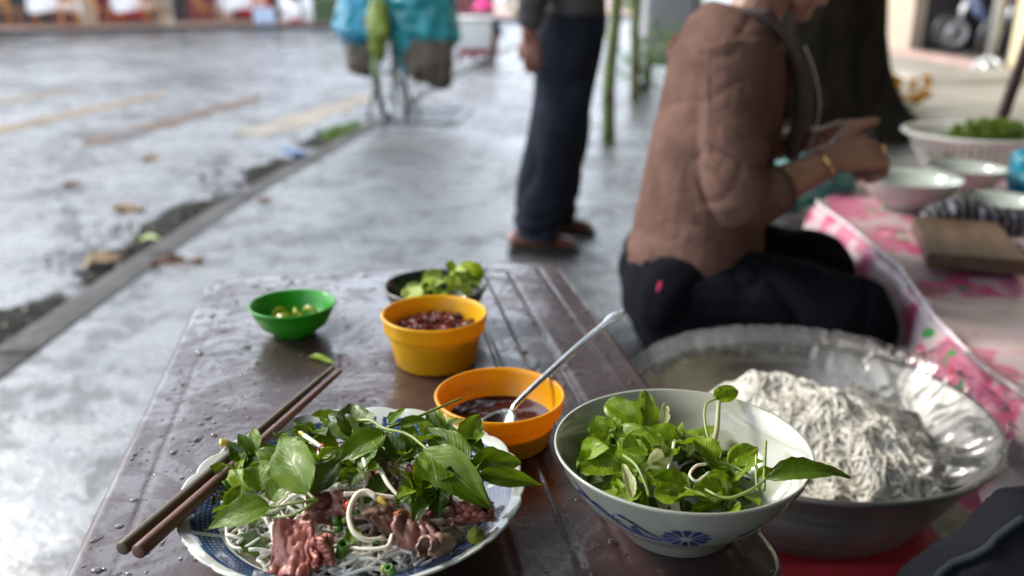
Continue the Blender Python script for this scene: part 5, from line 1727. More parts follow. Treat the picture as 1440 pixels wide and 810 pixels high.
def leaf_geo(L, Wd, arch=.6, fold=.35, serr=.05, nser=9, shape='basil', ripple=.06, twist=0, seed=0, nu=16, nv=5):
    V, U, Fc = [], [], []
    for i in range(nu + 1):
        t = i / nu
        if shape == 'round':
            w_ = math.sin(math.pi * (.06 + .94 * t)) ** .55 * (1 - .12 * t) if t < 1 else 0
        elif shape == 'long':
            w_ = math.sin(math.pi * t ** .62) ** 1.15 if 0 < t < 1 else 0
        else:
            w_ = math.sin(math.pi * t ** .74) ** .85 if 0 < t < 1 else 0
        w_ = max(w_, .015)
        a = arch * t
        if abs(arch) > 1e-3:
            px, pz = math.sin(a) / arch, -(1 - math.cos(a)) / arch
        else:
            px, pz = t, 0
        tw = twist * t
        for j in range(-nv, nv + 1):
            s = j / nv
            e = w_ * Wd / 2
            if abs(j) == nv:
                e *= 1 + serr * (2 * ((t * nser) % 1) - 1)
            y = s * e
            z = fold * abs(s) ** 1.15 * e + ripple * Wd * nz((t * 4, s * 2.5, 0), 1, seed) * abs(s)
            y, z = y * math.cos(tw) - z * math.sin(tw), y * math.sin(tw) + z * math.cos(tw)
            V.append(Vector((px * L - z * math.sin(-a) * 0 + z * math.sin(a), y, pz * L + z * math.cos(a))))
            U.append((t, s))
    m = 2 * nv + 1
    for i in range(nu):
        for j in range(m - 1):
            Fc.append((i * m + j, (i + 1) * m + j, (i + 1) * m + j + 1, i * m + j + 1))
    return V, Fc, U

def leaf(name, base, tip, wd, mat, parent=None, nrm=(0, 0, 1), arch=.6, fold=.35, serr=.04, shape='basil', seed=0, ripple=.16, twist=0, nser=9):
    """a leaf blade from base to tip; nrm points out of its upper side"""
    B, T = Vector(base), Vector(tip)
    ch = (T - B).length
    k = abs(math.sin(arch / 2) / (arch / 2)) if abs(arch) > 1e-3 else 1
    V, Fc, U = leaf_geo(ch / k, wd, arch, fold, serr, nser, shape, ripple, twist, seed)
    X = (T - B).normalized()
    Z = Vector(nrm); Z = (Z - X * Z.dot(X))
    Z = Z.normalized() if Z.length > 1e-4 else X.orthogonal()
    Yv = Z.cross(X)
    ca, sa = math.cos(arch / 2), math.sin(arch / 2)
    W_ = []
    for v in V:
        x, z = v.x * ca - v.z * sa, v.x * sa + v.z * ca
        W_.append(X * x + Yv * v.y + Z * z)
    o = mesh(name, W_, Fc, mat, parent, True, uv=U)
    o.location = B if parent is None else B - Vector(parent.location)
    return o

def stem(parent, pts, r0=.0013, r1=.0009, n=16, mat=None, name='stem'):
    off = Vector(parent.location) if parent else Vector()
    P_ = [p - off for p in curve(pts, n)]
    return MB().tube(P_, [lerp(r0, r1, i / n) for i in range(n + 1)], 7).build(name, mat or M_STEM, parent)

def sprig(name, label, cat, loc, group=None):
    return thing(name, label, cat, loc, 0, group)

# ------------------------------------------------------------------ the plate of noodles
PC = Vector((D_PLATE[0], D_PLATE[1], PLZ))
o = MB().lathe([(0, 0), (.107, 0), (.1085, .0002)], 64).build('broth', None or (lambda g: g.done(g.bsdf(Base_Color=(.55, .47, .30), Roughness=.05, IOR=1.33, Transmission_Weight=.75)))(Graph('clear_broth')))
o.location = (PC.x, PC.y, PLZ + .0255)
tag(o, 'thin clear broth pooled in the plate of noodles', 'broth', kind='stuff')
def heap(x, y):
    r_ = math.hypot(x - PC.x, y - PC.y)
    return PLZ + .024 + .022 * math.exp(-(r_ / .08) ** 2) + .004 * nz((x, y, 0), 40, 3)
rn = random.Random(31)
nd = MB()
def loose_noodles(cx, cy, rx, ry, n, lift=.004, ln=(14, 34), dirn=None, cvr=42):
    for k in range(n):
        a = rn.uniform(0, 6.28); q = math.sqrt(rn.random())
        x, y = cx + rx * q * math.cos(a), cy + ry * q * math.sin(a)
        h = rn.uniform(0, 6.28) if dirn is None else dirn + rn.gauss(0, .4)
        cv = rn.choice([-1, 1]) * rn.uniform(.2, 1) * cvr
        pts = []
        lf = rn.uniform(0, lift)
        for i in range(rn.randint(*ln)):
            if math.hypot(x - PC.x, y - PC.y) > .110:
                break
            pts.append((x, y, heap(x, y) + lf + .003 * math.sin(i * .55 + k)))
            h += cv * .0045 + rn.gauss(0, .10)
            x += .0045 * math.cos(h); y += .0045 * math.sin(h)
        if len(pts) > 5:
            nd.tube(pts, rn.uniform(.0013, .0018), 6)
for px_ in [(-0.097, 0.558, 0.555), (-0.114, 0.550, 0.555), (-0.076, 0.563, 0.555), (-0.062, 0.550, 0.555), (-0.129, 0.548, 0.553), (-0.043, 0.575, 0.553)]:
    loose_noodles(px_[0], px_[1], .03, .022, 34, .010)
for px_ in [(-0.217, 0.620, 0.555), (-0.234, 0.639, 0.553), (-0.201, 0.603, 0.553)]:
    loose_noodles(px_[0], px_[1], .022, .016, 20, .008)
for px_ in [(-0.011, 0.625, 0.555), (-0.018, 0.647, 0.555), (-0.003, 0.644, 0.553)]:
    loose_noodles(px_[0], px_[1], .016, .018, 16, .007, (10, 22), None, 60)
loose_noodles(PC.x, PC.y, .09, .09, 70, .002)
tag(nd.build('rice_noodles', M_NOOD), 'tangle of thin white rice noodles in the scalloped plate', 'noodles', kind='stuff')

# beef
def m_beef(name, a, b, fat=.5):
    g = Graph(name)
    n = g.noise(38, 6, .65, dist=.8)
    c = g.mix(g.rng(n, .3, .7), a, b)
    c = g.mix(g.rng(g.noise(85, 5, .7, dist=1.5), .60, .72, 0, fat), c, (.50, .33, .26))
    c = g.mix(g.rng(g.noise(14, 3), .52, .66, 0, .7), c, sheen_of(a, .75))
    return g.done(g.bsdf(Base_Color=c, Roughness=.4, Subsurface_Weight=.2, Subsurface_Radius=(.008, .003, .002), Subsurface_Scale=.3, Specular_IOR_Level=.5, Coat_Weight=.2, Coat_Roughness=.2, Normal=g.bump(g.math('ADD', n, g.math('MULTIPLY', g.noise(190, 4), .5)), .6, .0022)))
M_BEEF = m_beef('pink_beef', (.18, .065, .052), (.40, .18, .145))
M_BEEFR = m_beef('raw_beef', (.30, .075, .058), (.54, .21, .155), .4)
M_BEEFB = m_beef('cooked_beef', (.15, .08, .055), (.36, .22, .155))
def beef(label, corners, mat, thick=.0032, crump=.004, seed=1, group='beef slices on the plate', curlz=0, nu=22, nv=22):
    """a thin slice spanned by four corner points, crumpled"""
    a, b_, c, d = [Vector(q) for q in corners]
    O = (a + b_ + c + d) / 4
    n0 = (b_ - a).cross(d - a).normalized()
    V, Fc, U = [], [], []
    for j in range(nv + 1):
        for i in range(nu + 1):
            u, v = i / nu, j / nv
            p = (a.lerp(b_, u)).lerp(d.lerp(c, u), v)
            ed = 1 + .10 * nz((u * 5, v * 5, 0), 1.2, seed)
            p = O + (p - O) * ed
            w_ = crump * (nz((u * 3.2, v * 3.2, 0), 1, seed) * 1.6 + .8 * nz((u * 8, v * 8, 0), 1, seed + 2) + .35 * nz((u * 18, v * 18, 0), 1, seed + 5))
            w_ += curlz * ((u - .5) ** 2 * 4) + crump * 1.1 * math.sin(u * 7 + v * 3 + seed) * (.4 + .6 * v)
            V.append(p + n0 * w_ - O); U.append((u, v))
    for j in range(nv):
        for i in range(nu):
            q = j * (nu + 1) + i
            Fc.append((q, q + 1, q + nu + 2, q + nu + 1))
    o = mesh('beef_slice', V, Fc, mat, None, True, uv=U)
    o.location = O
    md = o.modifiers.new('thick', 'SOLIDIFY'); md.thickness = thick; md.offset = 0
    return tag(o, label, 'beef', group)
def clump(label, c, r_, mat, seed):
    """a thin scrap of beef curled over on itself"""
    V, Fc, nu, nv = [], [], 34, 20
    rr_ = random.Random(seed)
    ph, tilt = rr_.uniform(0, 6), rr_.uniform(-.5, .5)
    for j in range(nv + 1):
        for i in range(nu + 1):
            u, v = i / nu, j / nv - .5
            a = -1.0 + 5.6 * u
            k = r_ * (.42 + .42 * u + .20 * nz((u * 3, v * 3, seed), 1) + .10 * nz((u * 8, v * 8, seed), 1))
            wv = r_ * (1.75 + .5 * nz((u * 4, 0, seed), 1)) * v * (1 + .25 * nz((u * 9, v, seed), 1.3))
            V.append(Vector((k * math.cos(a), wv + .15 * r_ * math.sin(u * 9 + ph), k * math.sin(a) * .85 + .22 * r_ * nz((u * 5, v * 5, seed + 9), 1.2) + tilt * wv)))
    for j in range(nv):
        for i in range(nu):
            q = j * (nu + 1) + i
            Fc.append((q, q + 1, q + nu + 2, q + nu + 1))
    o = mesh('beef_slice', V, Fc, mat)
    md = o.modifiers.new('thick', 'SOLIDIFY'); md.thickness = .0022; md.offset = 0
    o.location = c; o.rotation_euler = (rr_.uniform(-.4, .4), rr_.uniform(-.4, .4), seed * 1.3)
    return tag(o, label, 'beef', 'beef slices on the plate')
beef('large flat slice of rare beef at the front left of the plate', [(-0.175, 0.540, 0.553), (-0.145, 0.529, 0.555), (-0.146, 0.562, 0.581), (-0.176, 0.570, 0.579)], M_BEEFR, .0036, .0034, 3)
beef('folded narrow slice of rare beef right of the largest slice', [(-0.143, 0.540, 0.556), (-0.132, 0.547, 0.556), (-0.130, 0.550, 0.578), (-0.144, 0.549, 0.576)], M_BEEFR, .004, .0045, 8, curlz=.005)
beef('wrinkled brownish beef slice behind the largest slice', [(-0.155, 0.580, 0.568), (-0.121, 0.574, 0.570), (-0.126, 0.595, 0.588), (-0.152, 0.592, 0.586)], M_BEEF, .003, .006, 12)
beef('pink beef slice at the right side under the basil', [(-0.046, 0.583, 0.564), (-0.012, 0.591, 0.564), (-0.016, 0.597, 0.574), (-0.044, 0.594, 0.576)], M_BEEFR, .0032, .005, 16)
beef('greyish beef slice in the middle under dark leaves', [(-0.073, 0.586, 0.567), (-0.044, 0.591, 0.567), (-0.049, 0.611, 0.583), (-0.078, 0.601, 0.583)], M_BEEF, .003, .005, 19)
beef('small pink beef slice near the plate centre', [(-0.085, 0.633, 0.573), (-0.066, 0.637, 0.573), (-0.069, 0.640, 0.587), (-0.084, 0.635, 0.587)], M_BEEFR, .003, .004, 23)
beef('brown beef slice at the back of the plate', [(-0.114, 0.625, 0.568), (-0.091, 0.625, 0.568), (-0.096, 0.665, 0.578), (-0.122, 0.659, 0.578)], M_BEEFB, .003, .005, 27)
clump('crumpled browned beef piece beside the hooked sprout', (-0.106, 0.587, 0.570), .0155, M_BEEFB, 2)
clump('browned beef piece next to the orange chili slice', (-0.092, 0.575, 0.567), .012, M_BEEFB, 4)
clump('curled pink beef piece in front of the orange chili slice', (-0.071, 0.568, 0.570), .0165, M_BEEF, 6)
clump('frilled beef piece nearest the right front rim', (-0.054, 0.551, 0.566), .0125, M_BEEFB, 9)
clump('pink beef piece half hidden behind the right basil leaves', (-0.037, 0.619, 0.572), .012, M_BEEF, 12)
clump('small reddish beef piece at the left behind the glossy leaf', (-0.201, 0.662, 0.566), .009, M_BEEFR, 15)

# basil sprigs and single leaves
t = sprig('basil_sprig', 'basil sprig with a large glossy leaf and one pointing left', 'basil', (-0.144, 0.574, 0.592))
leaf('leaf', (-0.151, 0.579, 0.594), (-0.187, 0.643, 0.606), .034, M_BASIL, t, (-.25, -.55, .8), .5, .30, seed=1)
leaf('leaf', (-0.178, 0.570, 0.588), (-0.225, 0.564, 0.572), .025, M_BASIL, t, (-.15, -.45, .9), .7, .30, seed=2, shape='long')
stem(t, [(-0.144, 0.575, 0.592), (-0.157, 0.570, 0.592), (-0.179, 0.569, 0.588)])
stem(t, [(-0.144, 0.574, 0.592), (-0.147, 0.573, 0.594), (-0.152, 0.580, 0.594)], .0014, .0011)
stem(t, [(-0.144, 0.576, 0.591), (-0.158, 0.561, 0.588), (-0.175, 0.562, 0.584)], .0012, .0008)
leaf('leaf', (-0.174, 0.565, 0.583), (-0.206, 0.586, 0.576), .013, M_BASIL, t, (0, -.2, 1), .4, .3, seed=4)
t = sprig('basil_sprig', 'basil sprig spreading over the right side of the plate', 'basil', (-0.106, 0.659, 0.606))
stem(t, [(-0.132, 0.685, 0.600), (-0.119, 0.677, 0.604), (-0.105, 0.657, 0.607), (-0.083, 0.644, 0.608), (-0.056, 0.613, 0.604), (-0.030, 0.613, 0.598)], .0017, .0010)
leaf('leaf', (-0.103, 0.651, 0.606), (-0.142, 0.630, 0.588), .026, M_BASIL, t, (-.2, -.55, .8), .6, .35, seed=5)
leaf('leaf', (-0.088, 0.668, 0.607), (-0.082, 0.633, 0.588), .015, M_BASIL, t, (.3, -.7, .6), .5, .4, seed=6)
leaf('leaf', (-0.070, 0.620, 0.607), (-0.016, 0.580, 0.580), .033, M_BASIL, t, (-.15, -.55, .8), .9, .35, seed=7)
leaf('leaf', (-0.032, 0.614, 0.599), (0.007, 0.630, 0.590), .023, M_BASIL, t, (.05, -.55, .8), .5, .35, seed=8)
leaf('leaf', (-0.026, 0.599, 0.598), (0.024, 0.614, 0.580), .016, M_BASIL, t, (-.05, -.7, .7), .7, .4, seed=9, shape='long')
leaf('leaf', (-0.034, 0.620, 0.598), (-0.071, 0.664, 0.604), .022, M_BASIL, t, (.25, -.35, .9), .5, .3, seed=10)
leaf('leaf', (-0.102, 0.663, 0.607), (-0.091, 0.683, 0.612), .012, M_BASIL, t, (-.4, -.5, .7), .4, .4, seed=11)
leaf('leaf', (-0.094, 0.661, 0.607), (-0.070, 0.671, 0.608), .012, M_BASIL, t, (.2, -.3, .9), .4, .4, seed=12)
stem(t, [(-0.103, 0.658, 0.607), (-0.078, 0.674, 0.610), (-0.044, 0.700, 0.614)], .0015, .0010)
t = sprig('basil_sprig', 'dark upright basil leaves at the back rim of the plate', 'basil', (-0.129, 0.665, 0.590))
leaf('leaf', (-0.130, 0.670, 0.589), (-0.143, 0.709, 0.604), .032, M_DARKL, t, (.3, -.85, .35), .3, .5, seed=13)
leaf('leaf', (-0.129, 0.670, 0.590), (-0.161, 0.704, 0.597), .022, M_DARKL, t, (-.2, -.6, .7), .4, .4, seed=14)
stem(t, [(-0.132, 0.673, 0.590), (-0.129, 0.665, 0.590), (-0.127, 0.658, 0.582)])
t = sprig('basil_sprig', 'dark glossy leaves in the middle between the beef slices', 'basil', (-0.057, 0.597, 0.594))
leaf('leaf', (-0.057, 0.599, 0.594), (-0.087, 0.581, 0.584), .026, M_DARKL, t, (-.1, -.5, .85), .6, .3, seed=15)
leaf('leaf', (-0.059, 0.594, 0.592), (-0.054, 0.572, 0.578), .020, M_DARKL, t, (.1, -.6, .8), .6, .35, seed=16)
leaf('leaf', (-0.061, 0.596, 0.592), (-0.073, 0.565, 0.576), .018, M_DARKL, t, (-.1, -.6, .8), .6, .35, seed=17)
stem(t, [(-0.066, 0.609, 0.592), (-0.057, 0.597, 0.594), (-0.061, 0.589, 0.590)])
SL = [('round dark leaf left of the glossy basil leaf', (368, 690, .578), (362, 650, .590), .026, M_BASIL, 'round'), ('folded leaf at the foot of the glossy basil leaf', (380, 705, .575), (408, 668, .590), .020, M_BASIL, 'basil'),
      ('dark leaf right of the glossy basil leaf', (437, 693, .588), (478, 646, .596), .024, M_DARKL, 'basil'), ('green leaf under the second sprig at the back', (470, 660, .582), (520, 628, .592), .024, M_BASIL, 'basil'),
      ('pale green leaf beside the left rim noodles', (352, 690, .570), (322, 662, .575), .018, M_HERB, 'basil'), ('dark leaf lying under the large beef slice', (372, 775, .552), (330, 752, .556), .016, M_DARKL, 'long'),
      ('leaf tucked beneath the sprig near the chili slice', (545, 672, .582), (512, 708, .578), .018, M_DARKL, 'basil'), ('leaf half hidden at the back rim right of centre', (640, 640, .585), (600, 620, .596), .020, M_BASIL, 'basil'),
      ('small leaf above the right hand noodles', (672, 700, .578), (640, 672, .592), .018, M_BASIL, 'basil'), ('small dark leaf between hooked sprout and beef', (505, 745, .570), (485, 768, .562), .014, M_HERB, 'basil')]
SLP = [(-0.196, 0.609, 0.578), (-0.204, 0.632, 0.590), (-0.187, 0.599, 0.575), (-0.173, 0.612, 0.590), (-0.153, 0.590, 0.588), (-0.137, 0.626, 0.596), (-0.144, 0.635, 0.582), (-0.117, 0.654, 0.592), (-0.209, 0.622, 0.570), (-0.233, 0.645, 0.575), (-0.185, 0.567, 0.552), (-0.211, 0.582, 0.556), (-0.099, 0.622, 0.582), (-0.113, 0.591, 0.578), (-0.047, 0.653, 0.585), (-0.071, 0.657, 0.596), (-0.026, 0.599, 0.578), (-0.044, 0.605, 0.592), (-0.113, 0.568, 0.570), (-0.123, 0.559, 0.562)]
for k, (l, _a, _b, wd, mt, shp) in enumerate(SL):
    o = leaf('basil_leaf', SLP[2 * k], SLP[2 * k + 1], wd, mt, None, (.1 * (-1) ** k, -.5, .8), .5, .35, seed=20 + k, shape=shp)
    tag(o, l, 'leaf', 'single leaves on the plate')

# small leafy tops heaped between the big leaves
rb_ = random.Random(23)
TOPS = [((-0.231, 0.651, 0.566), 'leafy green top beside the left rim under the chopsticks', 1), ((-0.223, 0.670, 0.570), 'leafy green top under the middle of the chopsticks', 0), ((-0.192, 0.665, 0.578), 'leafy green top behind the large glossy basil leaf', 0), ((-0.157, 0.631, 0.584), 'leafy green top between glossy leaf and upright sprout', 1),
        ((-0.174, 0.696, 0.578), 'leafy green top at the back left near the straight sprout', 0), ((-0.151, 0.709, 0.582), 'leafy green top at the back rim left of the dark leaves', 1), ((-0.112, 0.655, 0.590), 'leafy green top behind the short upright sprout', 1), ((-0.086, 0.640, 0.592), 'leafy green top just left of the largest right leaf', 0),
        ((-0.061, 0.684, 0.588), 'leafy green top at the back right rim', 1), ((-0.042, 0.669, 0.586), 'leafy green top against the right back rim', 0), ((-0.065, 0.593, 0.588), 'leafy green top over the middle beef slices', 1), ((-0.036, 0.608, 0.590), 'leafy green top under the outer right leaves', 0), ((-0.210, 0.599, 0.562), 'leafy green top by the left front noodles', 0), ((-0.124, 0.624, 0.588), 'leafy green top at the very centre of the plate', 0)]
for k, (c, l, br) in enumerate(TOPS):
    c = Vector(c)
    t = sprig('basil_sprig', l, 'basil', c, 'small leafy tops on the plate')
    h = rb_.uniform(0, 6.28)
    ax = Vector((math.cos(h), math.sin(h), .3)) * .012
    stem(t, [c - ax, c + Vector((0, 0, .001)), c + ax], .0011, .0008, 8)
    for q in range(9):
        h2 = h + (1 if q % 2 else -1) * rb_.uniform(.4, 2.2)
        L = rb_.uniform(.015, .029)
        B = c + ax * (q / 4.5 - 1)
        d = Vector((math.cos(h2), math.sin(h2), rb_.gauss(.25, .45))).normalized()
        T = B + d * L
        e = Vector((T.x - PC.x, T.y - PC.y, 0))
        if e.length > .118:
            T.x, T.y = PC.x + e.normalized().x * .118, PC.y + e.normalized().y * .118
        T.z = max(T.z, heap(T.x, T.y) - .002)
        if (T - B).length > .007:
            leaf('leaf', B, T, L * rb_.uniform(.45, .75), (M_HERB if br else M_BASIL) if q % 3 else M_DARKL, t, (rb_.gauss(0, .4), rb_.gauss(-.35, .4), 1), rb_.uniform(.2, 1.1), rb_.uniform(.2, .5), .05, 'basil', 200 + k * 7 + q, .14, rb_.uniform(-.4, .4))

# bean sprouts
M_SPR = mat_plain('bean_sprout', (.70, .66, .52), .22, .08, 30, sss=.35, coat=.3)
M_SPRH = mat_plain('sprout_head', (.62, .42, .06), .35, .2, 30)
def sprout(label, pts, r0=.0022, r1=.0011, head=True):
    t = thing('bean_sprout', label, 'bean sprout', pts[0], 0, 'bean sprouts on the plate')
    off = Vector(pts[0])
    P_ = [p - off for p in curve(pts, 20)]
    MB().tube(P_, [lerp(r0, r1, (i / 20) ** 1.5) for i in range(21)], 9).build('shoot', M_SPR, t)
    if head:
        d = (P_[0] - P_[1]).normalized()
        MB().blob([P_[0] - d * .001, P_[0] + d * .004, P_[0] + d * .0075], [r0 * .9, r0 * 1.2, r0 * .6], [r0 * .7, r0 * .8, r0 * .5]).build('bean', M_SPRH, t)
sprout('hooked white bean sprout with yellow head curling round the beef', [(-0.100, 0.576, 0.592), (-0.109, 0.580, 0.595), (-0.116, 0.577, 0.593), (-0.120, 0.568, 0.584), (-0.115, 0.556, 0.576), (-0.105, 0.552, 0.572), (-0.093, 0.557, 0.570)], .0024, .0020)
sprout('straight bean sprout at the back left of the plate', [(-0.175, 0.670, 0.594), (-0.160, 0.655, 0.593), (-0.142, 0.638, 0.590)], .0020, .0014)
sprout('short upright bean sprout in the middle of the plate', [(-0.118, 0.627, 0.596), (-0.114, 0.615, 0.592), (-0.113, 0.602, 0.582)], .0021, .0016, False)
sprout('slanting bean sprout right of the upright one', [(-0.104, 0.618, 0.592), (-0.096, 0.603, 0.588), (-0.087, 0.592, 0.584)], .0020, .0014, False)
sprout('flat bean sprout lying above the hooked one', [(-0.127, 0.586, 0.589), (-0.110, 0.588, 0.588), (-0.088, 0.586, 0.586)], .0021, .0016, False)
sprout('thin bean sprout lying on the front noodles', [(-0.087, 0.556, 0.574), (-0.090, 0.547, 0.570), (-0.105, 0.547, 0.568), (-0.122, 0.553, 0.566)], .0016, .0012, False)

# chili and scallion
M_CHI = m_plastic('red_chili', (.52, .06, .012), .22, .2)
M_CHI2 = m_plastic('orange_chili', (.60, .16, .015), .22, .2)
def ring_piece(name, label, cat, c, r_, h, mat, rot, wall=.0012, group=None):
    o = MB().lathe([(r_ - wall, 0), (r_, h * .1), (r_ * 1.02, h * .5), (r_, h), (r_ - wall, h), (r_ - wall * 1.4, h * .5), (r_ - wall, 0)], 18).build(name, mat)
    o.location = c; o.rotation_euler = rot
    return tag(o, label, cat, group)
ring_piece('chili_slice', 'bright orange red chili slice at the middle of the plate', 'chili', (-0.083, 0.573, 0.577), .0058, .006, M_CHI2, (1.0, .3, .4))
ring_piece('chili_slice', 'small dark red chili slice against the wrinkled beef', 'chili', (-0.124, 0.579, 0.583), .0038, .005, M_CHI, (1.2, .2, 1.2))
ring_piece('chili_slice', 'little orange chili sliver near the back left leaf', 'chili', (-0.158, 0.658, 0.590), .0032, .008, M_CHI2, (1.4, .2, .2))
M_SCA = m_plastic('scallion', (.10, .26, .03), .25, .3)
M_SCAY = m_plastic('pale_scallion', (.36, .42, .06), .25, .35)
ring_piece('scallion_piece', 'large pale yellow green scallion round at the right front of the plate', 'scallion', (-0.028, 0.574, 0.560), .0065, .006, M_SCAY, (.8, .2, .1), .006)
ring_piece('scallion_piece', 'upright green scallion tube right of the folded beef', 'scallion', (-0.125, 0.553, 0.558), .0042, .014, M_SCA, (.25, .25, 0), .0012)
rs = random.Random(9)
SP = [(-0.236, 0.628, 0.560), (-0.232, 0.635, 0.562), (-0.229, 0.645, 0.564), (-0.222, 0.653, 0.566), (-0.239, 0.654, 0.563), (-0.242, 0.640, 0.559), (-0.233, 0.670, 0.565), (-0.224, 0.674, 0.566), (-0.240, 0.623, 0.558), (-0.225, 0.621, 0.561), (-0.231, 0.615, 0.558), (-0.234, 0.688, 0.565), (-0.091, 0.535, 0.560), (-0.084, 0.531, 0.559), (-0.133, 0.574, 0.572), (-0.128, 0.568, 0.568), (-0.123, 0.574, 0.572), (-0.099, 0.557, 0.568), (-0.117, 0.577, 0.573), (-0.072, 0.639, 0.586), (-0.091, 0.629, 0.582), (-0.224, 0.697, 0.566), (-0.219, 0.709, 0.568), (-0.216, 0.600, 0.558)]
for k, p in enumerate(SP):
    ring_piece('scallion_piece', ('chopped green scallion piece in the cluster along the left rim of the plate' if k < 12 or k > 20 else 'chopped green scallion piece lying between beef and front noodles'), 'scallion', p, rs.uniform(.0024, .0040), rs.uniform(.004, .010), M_SCA if k % 4 else M_SCAY, (rs.uniform(.2, 1.5), rs.uniform(-.6, .6), rs.uniform(0, 6)), .0009, 'chopped scallion at the left rim' if k < 12 or k > 20 else 'chopped scallion among the beef')
o = MB().box((0, 0, 0), (.0045, .0035, .002), bev=.001).build('petal_scrap', M_SPRH); o.location = (-0.256, 0.707, 0.567); o.rotation_euler = (.3, .4, .5)
tag(o, 'tiny yellow scrap sitting on the left rim of the plate', 'scrap')

# ------------------------------------------------------------------ bowl of herbs
HC_ = Vector((D_HERB[0], D_HERB[1], TZ))
def hz_(x, y):
    dx, dy = x - HC_.x, y - HC_.y
    return TZ + .047 + .028 * math.exp(-(((dx + .025) / .05) ** 2 + ((dy - .005) / .06) ** 2)) - .012 * max(0, dx / .06)
rh = random.Random(17)
def in_bowl(p):
    """keep a point inside the bowl's wall"""
    e = Vector((p.x - HC_.x, p.y - HC_.y, 0))
    if e.length > .082:
        e = e.normalized() * .082
    return Vector((HC_.x + e.x, HC_.y + e.y, max(p.z, TZ + .026 + .55 * max(0, e.length - .045))))
WHERE = [(-.048, .040, 'at the back left'), (-.012, .050, 'at the back'), (.030, .040, 'at the back right'), (-.060, .0, 'at the left'), (-.014, .004, 'in the centre'), (.032, .0, 'right of centre'), (-.046, -.040, 'at the front left'), (-.006, -.050, 'at the front'), (.030, -.042, 'at the front right')]
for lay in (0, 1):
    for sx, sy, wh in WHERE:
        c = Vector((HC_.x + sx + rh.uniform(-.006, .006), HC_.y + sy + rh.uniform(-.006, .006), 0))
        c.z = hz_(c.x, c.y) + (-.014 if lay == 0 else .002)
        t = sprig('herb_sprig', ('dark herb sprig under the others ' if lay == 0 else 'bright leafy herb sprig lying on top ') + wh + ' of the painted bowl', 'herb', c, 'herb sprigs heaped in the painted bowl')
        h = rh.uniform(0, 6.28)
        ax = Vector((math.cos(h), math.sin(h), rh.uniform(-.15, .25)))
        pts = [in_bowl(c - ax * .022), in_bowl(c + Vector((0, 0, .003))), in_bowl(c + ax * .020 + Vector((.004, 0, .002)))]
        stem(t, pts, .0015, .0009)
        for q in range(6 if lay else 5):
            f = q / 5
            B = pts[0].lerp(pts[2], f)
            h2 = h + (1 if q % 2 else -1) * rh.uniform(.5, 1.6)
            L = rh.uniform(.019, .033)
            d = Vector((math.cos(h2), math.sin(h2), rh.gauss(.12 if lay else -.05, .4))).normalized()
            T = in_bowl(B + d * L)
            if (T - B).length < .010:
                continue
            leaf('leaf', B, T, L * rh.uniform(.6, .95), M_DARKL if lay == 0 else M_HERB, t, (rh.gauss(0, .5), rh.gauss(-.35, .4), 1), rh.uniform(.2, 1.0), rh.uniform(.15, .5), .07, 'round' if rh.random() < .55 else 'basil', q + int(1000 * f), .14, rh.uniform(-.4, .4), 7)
# hero pieces
t = sprig('herb_sprig', 'long serrated dark leaf hanging over the right rim of the herb bowl', 'herb', (0.175, 0.598, 0.585))
leaf('leaf', (0.196, 0.601, 0.594), (0.262, 0.605, 0.592), .021, M_DARKL, t, (.12, -.35, .95), .85, .45, seed=51, shape='long', serr=.08)
stem(t, [(0.147, 0.608, 0.582), (0.162, 0.589, 0.584), (0.181, 0.593, 0.588), (0.197, 0.602, 0.594)], .0014, .0010)
stem(t, [(0.193, 0.596, 0.586), (0.198, 0.616, 0.596), (0.204, 0.638, 0.606)], .0014, .0012)
stem(t, [(0.188, 0.596, 0.586), (0.191, 0.613, 0.592), (0.194, 0.626, 0.600)], .0014, .0012)
leaf('leaf', (0.191, 0.608, 0.590), (0.205, 0.614, 0.594), .012, M_HERB, t, (0, -.4, .9), .4, .4, seed=53)
t = sprig('herb_sprig', 'upright sprig with a small leaf at its tip against the bowl\'s back wall', 'herb', (0.167, 0.662, 0.580))
stem(t, [(0.170, 0.665, 0.578), (0.168, 0.693, 0.590), (0.172, 0.715, 0.600), (0.183, 0.721, 0.604)], .0013, .0010)
stem(t, [(0.171, 0.673, 0.584), (0.178, 0.693, 0.590), (0.184, 0.718, 0.602)], .0026, .0020, 12, mat_plain('pale_stem', (.30, .30, .16), .4, .2, 20))
leaf('leaf', (0.183, 0.721, 0.603), (0.203, 0.732, 0.607), .017, M_HERB, t, (.1, -.6, .7), .5, .3, seed=55, shape='round')
leaf('leaf', (0.182, 0.721, 0.602), (0.194, 0.737, 0.609), .010, M_HERB, t, (-.3, -.6, .7), .5, .3, seed=56)
t = sprig('herb_sprig', 'big lobed leaf cluster rising at the back left of the herb bowl', 'herb', (0.099, 0.693, 0.590))
leaf('leaf', (0.115, 0.695, 0.588), (0.083, 0.720, 0.600), .030, M_HERB, t, (-.1, -.6, .75), .5, .3, seed=57, shape='round', serr=.08)
leaf('leaf', (0.110, 0.684, 0.588), (0.121, 0.734, 0.606), .024, M_HERB, t, (.3, -.75, .5), .4, .4, seed=58)
leaf('leaf', (0.113, 0.651, 0.586), (0.090, 0.682, 0.596), .030, M_HERB, t, (.0, -.7, .7), .4, .25, seed=59, shape='round', serr=.08)
stem(t, [(0.115, 0.695, 0.588), (0.112, 0.676, 0.584), (0.106, 0.657, 0.576)])
t = sprig('herb_sprig', 'toothed fan shaped leaf at the left front of the herb bowl', 'herb', (0.075, 0.635, 0.585))
leaf('leaf', (0.088, 0.645, 0.589), (0.052, 0.627, 0.584), .034, M_HERB, t, (-.2, -.5, .85), .5, .2, seed=60, shape='round', serr=.10)
leaf('leaf', (0.085, 0.622, 0.584), (0.092, 0.607, 0.578), .022, M_HERB, t, (0, -.6, .8), .4, .3, seed=61, shape='round', serr=.08)
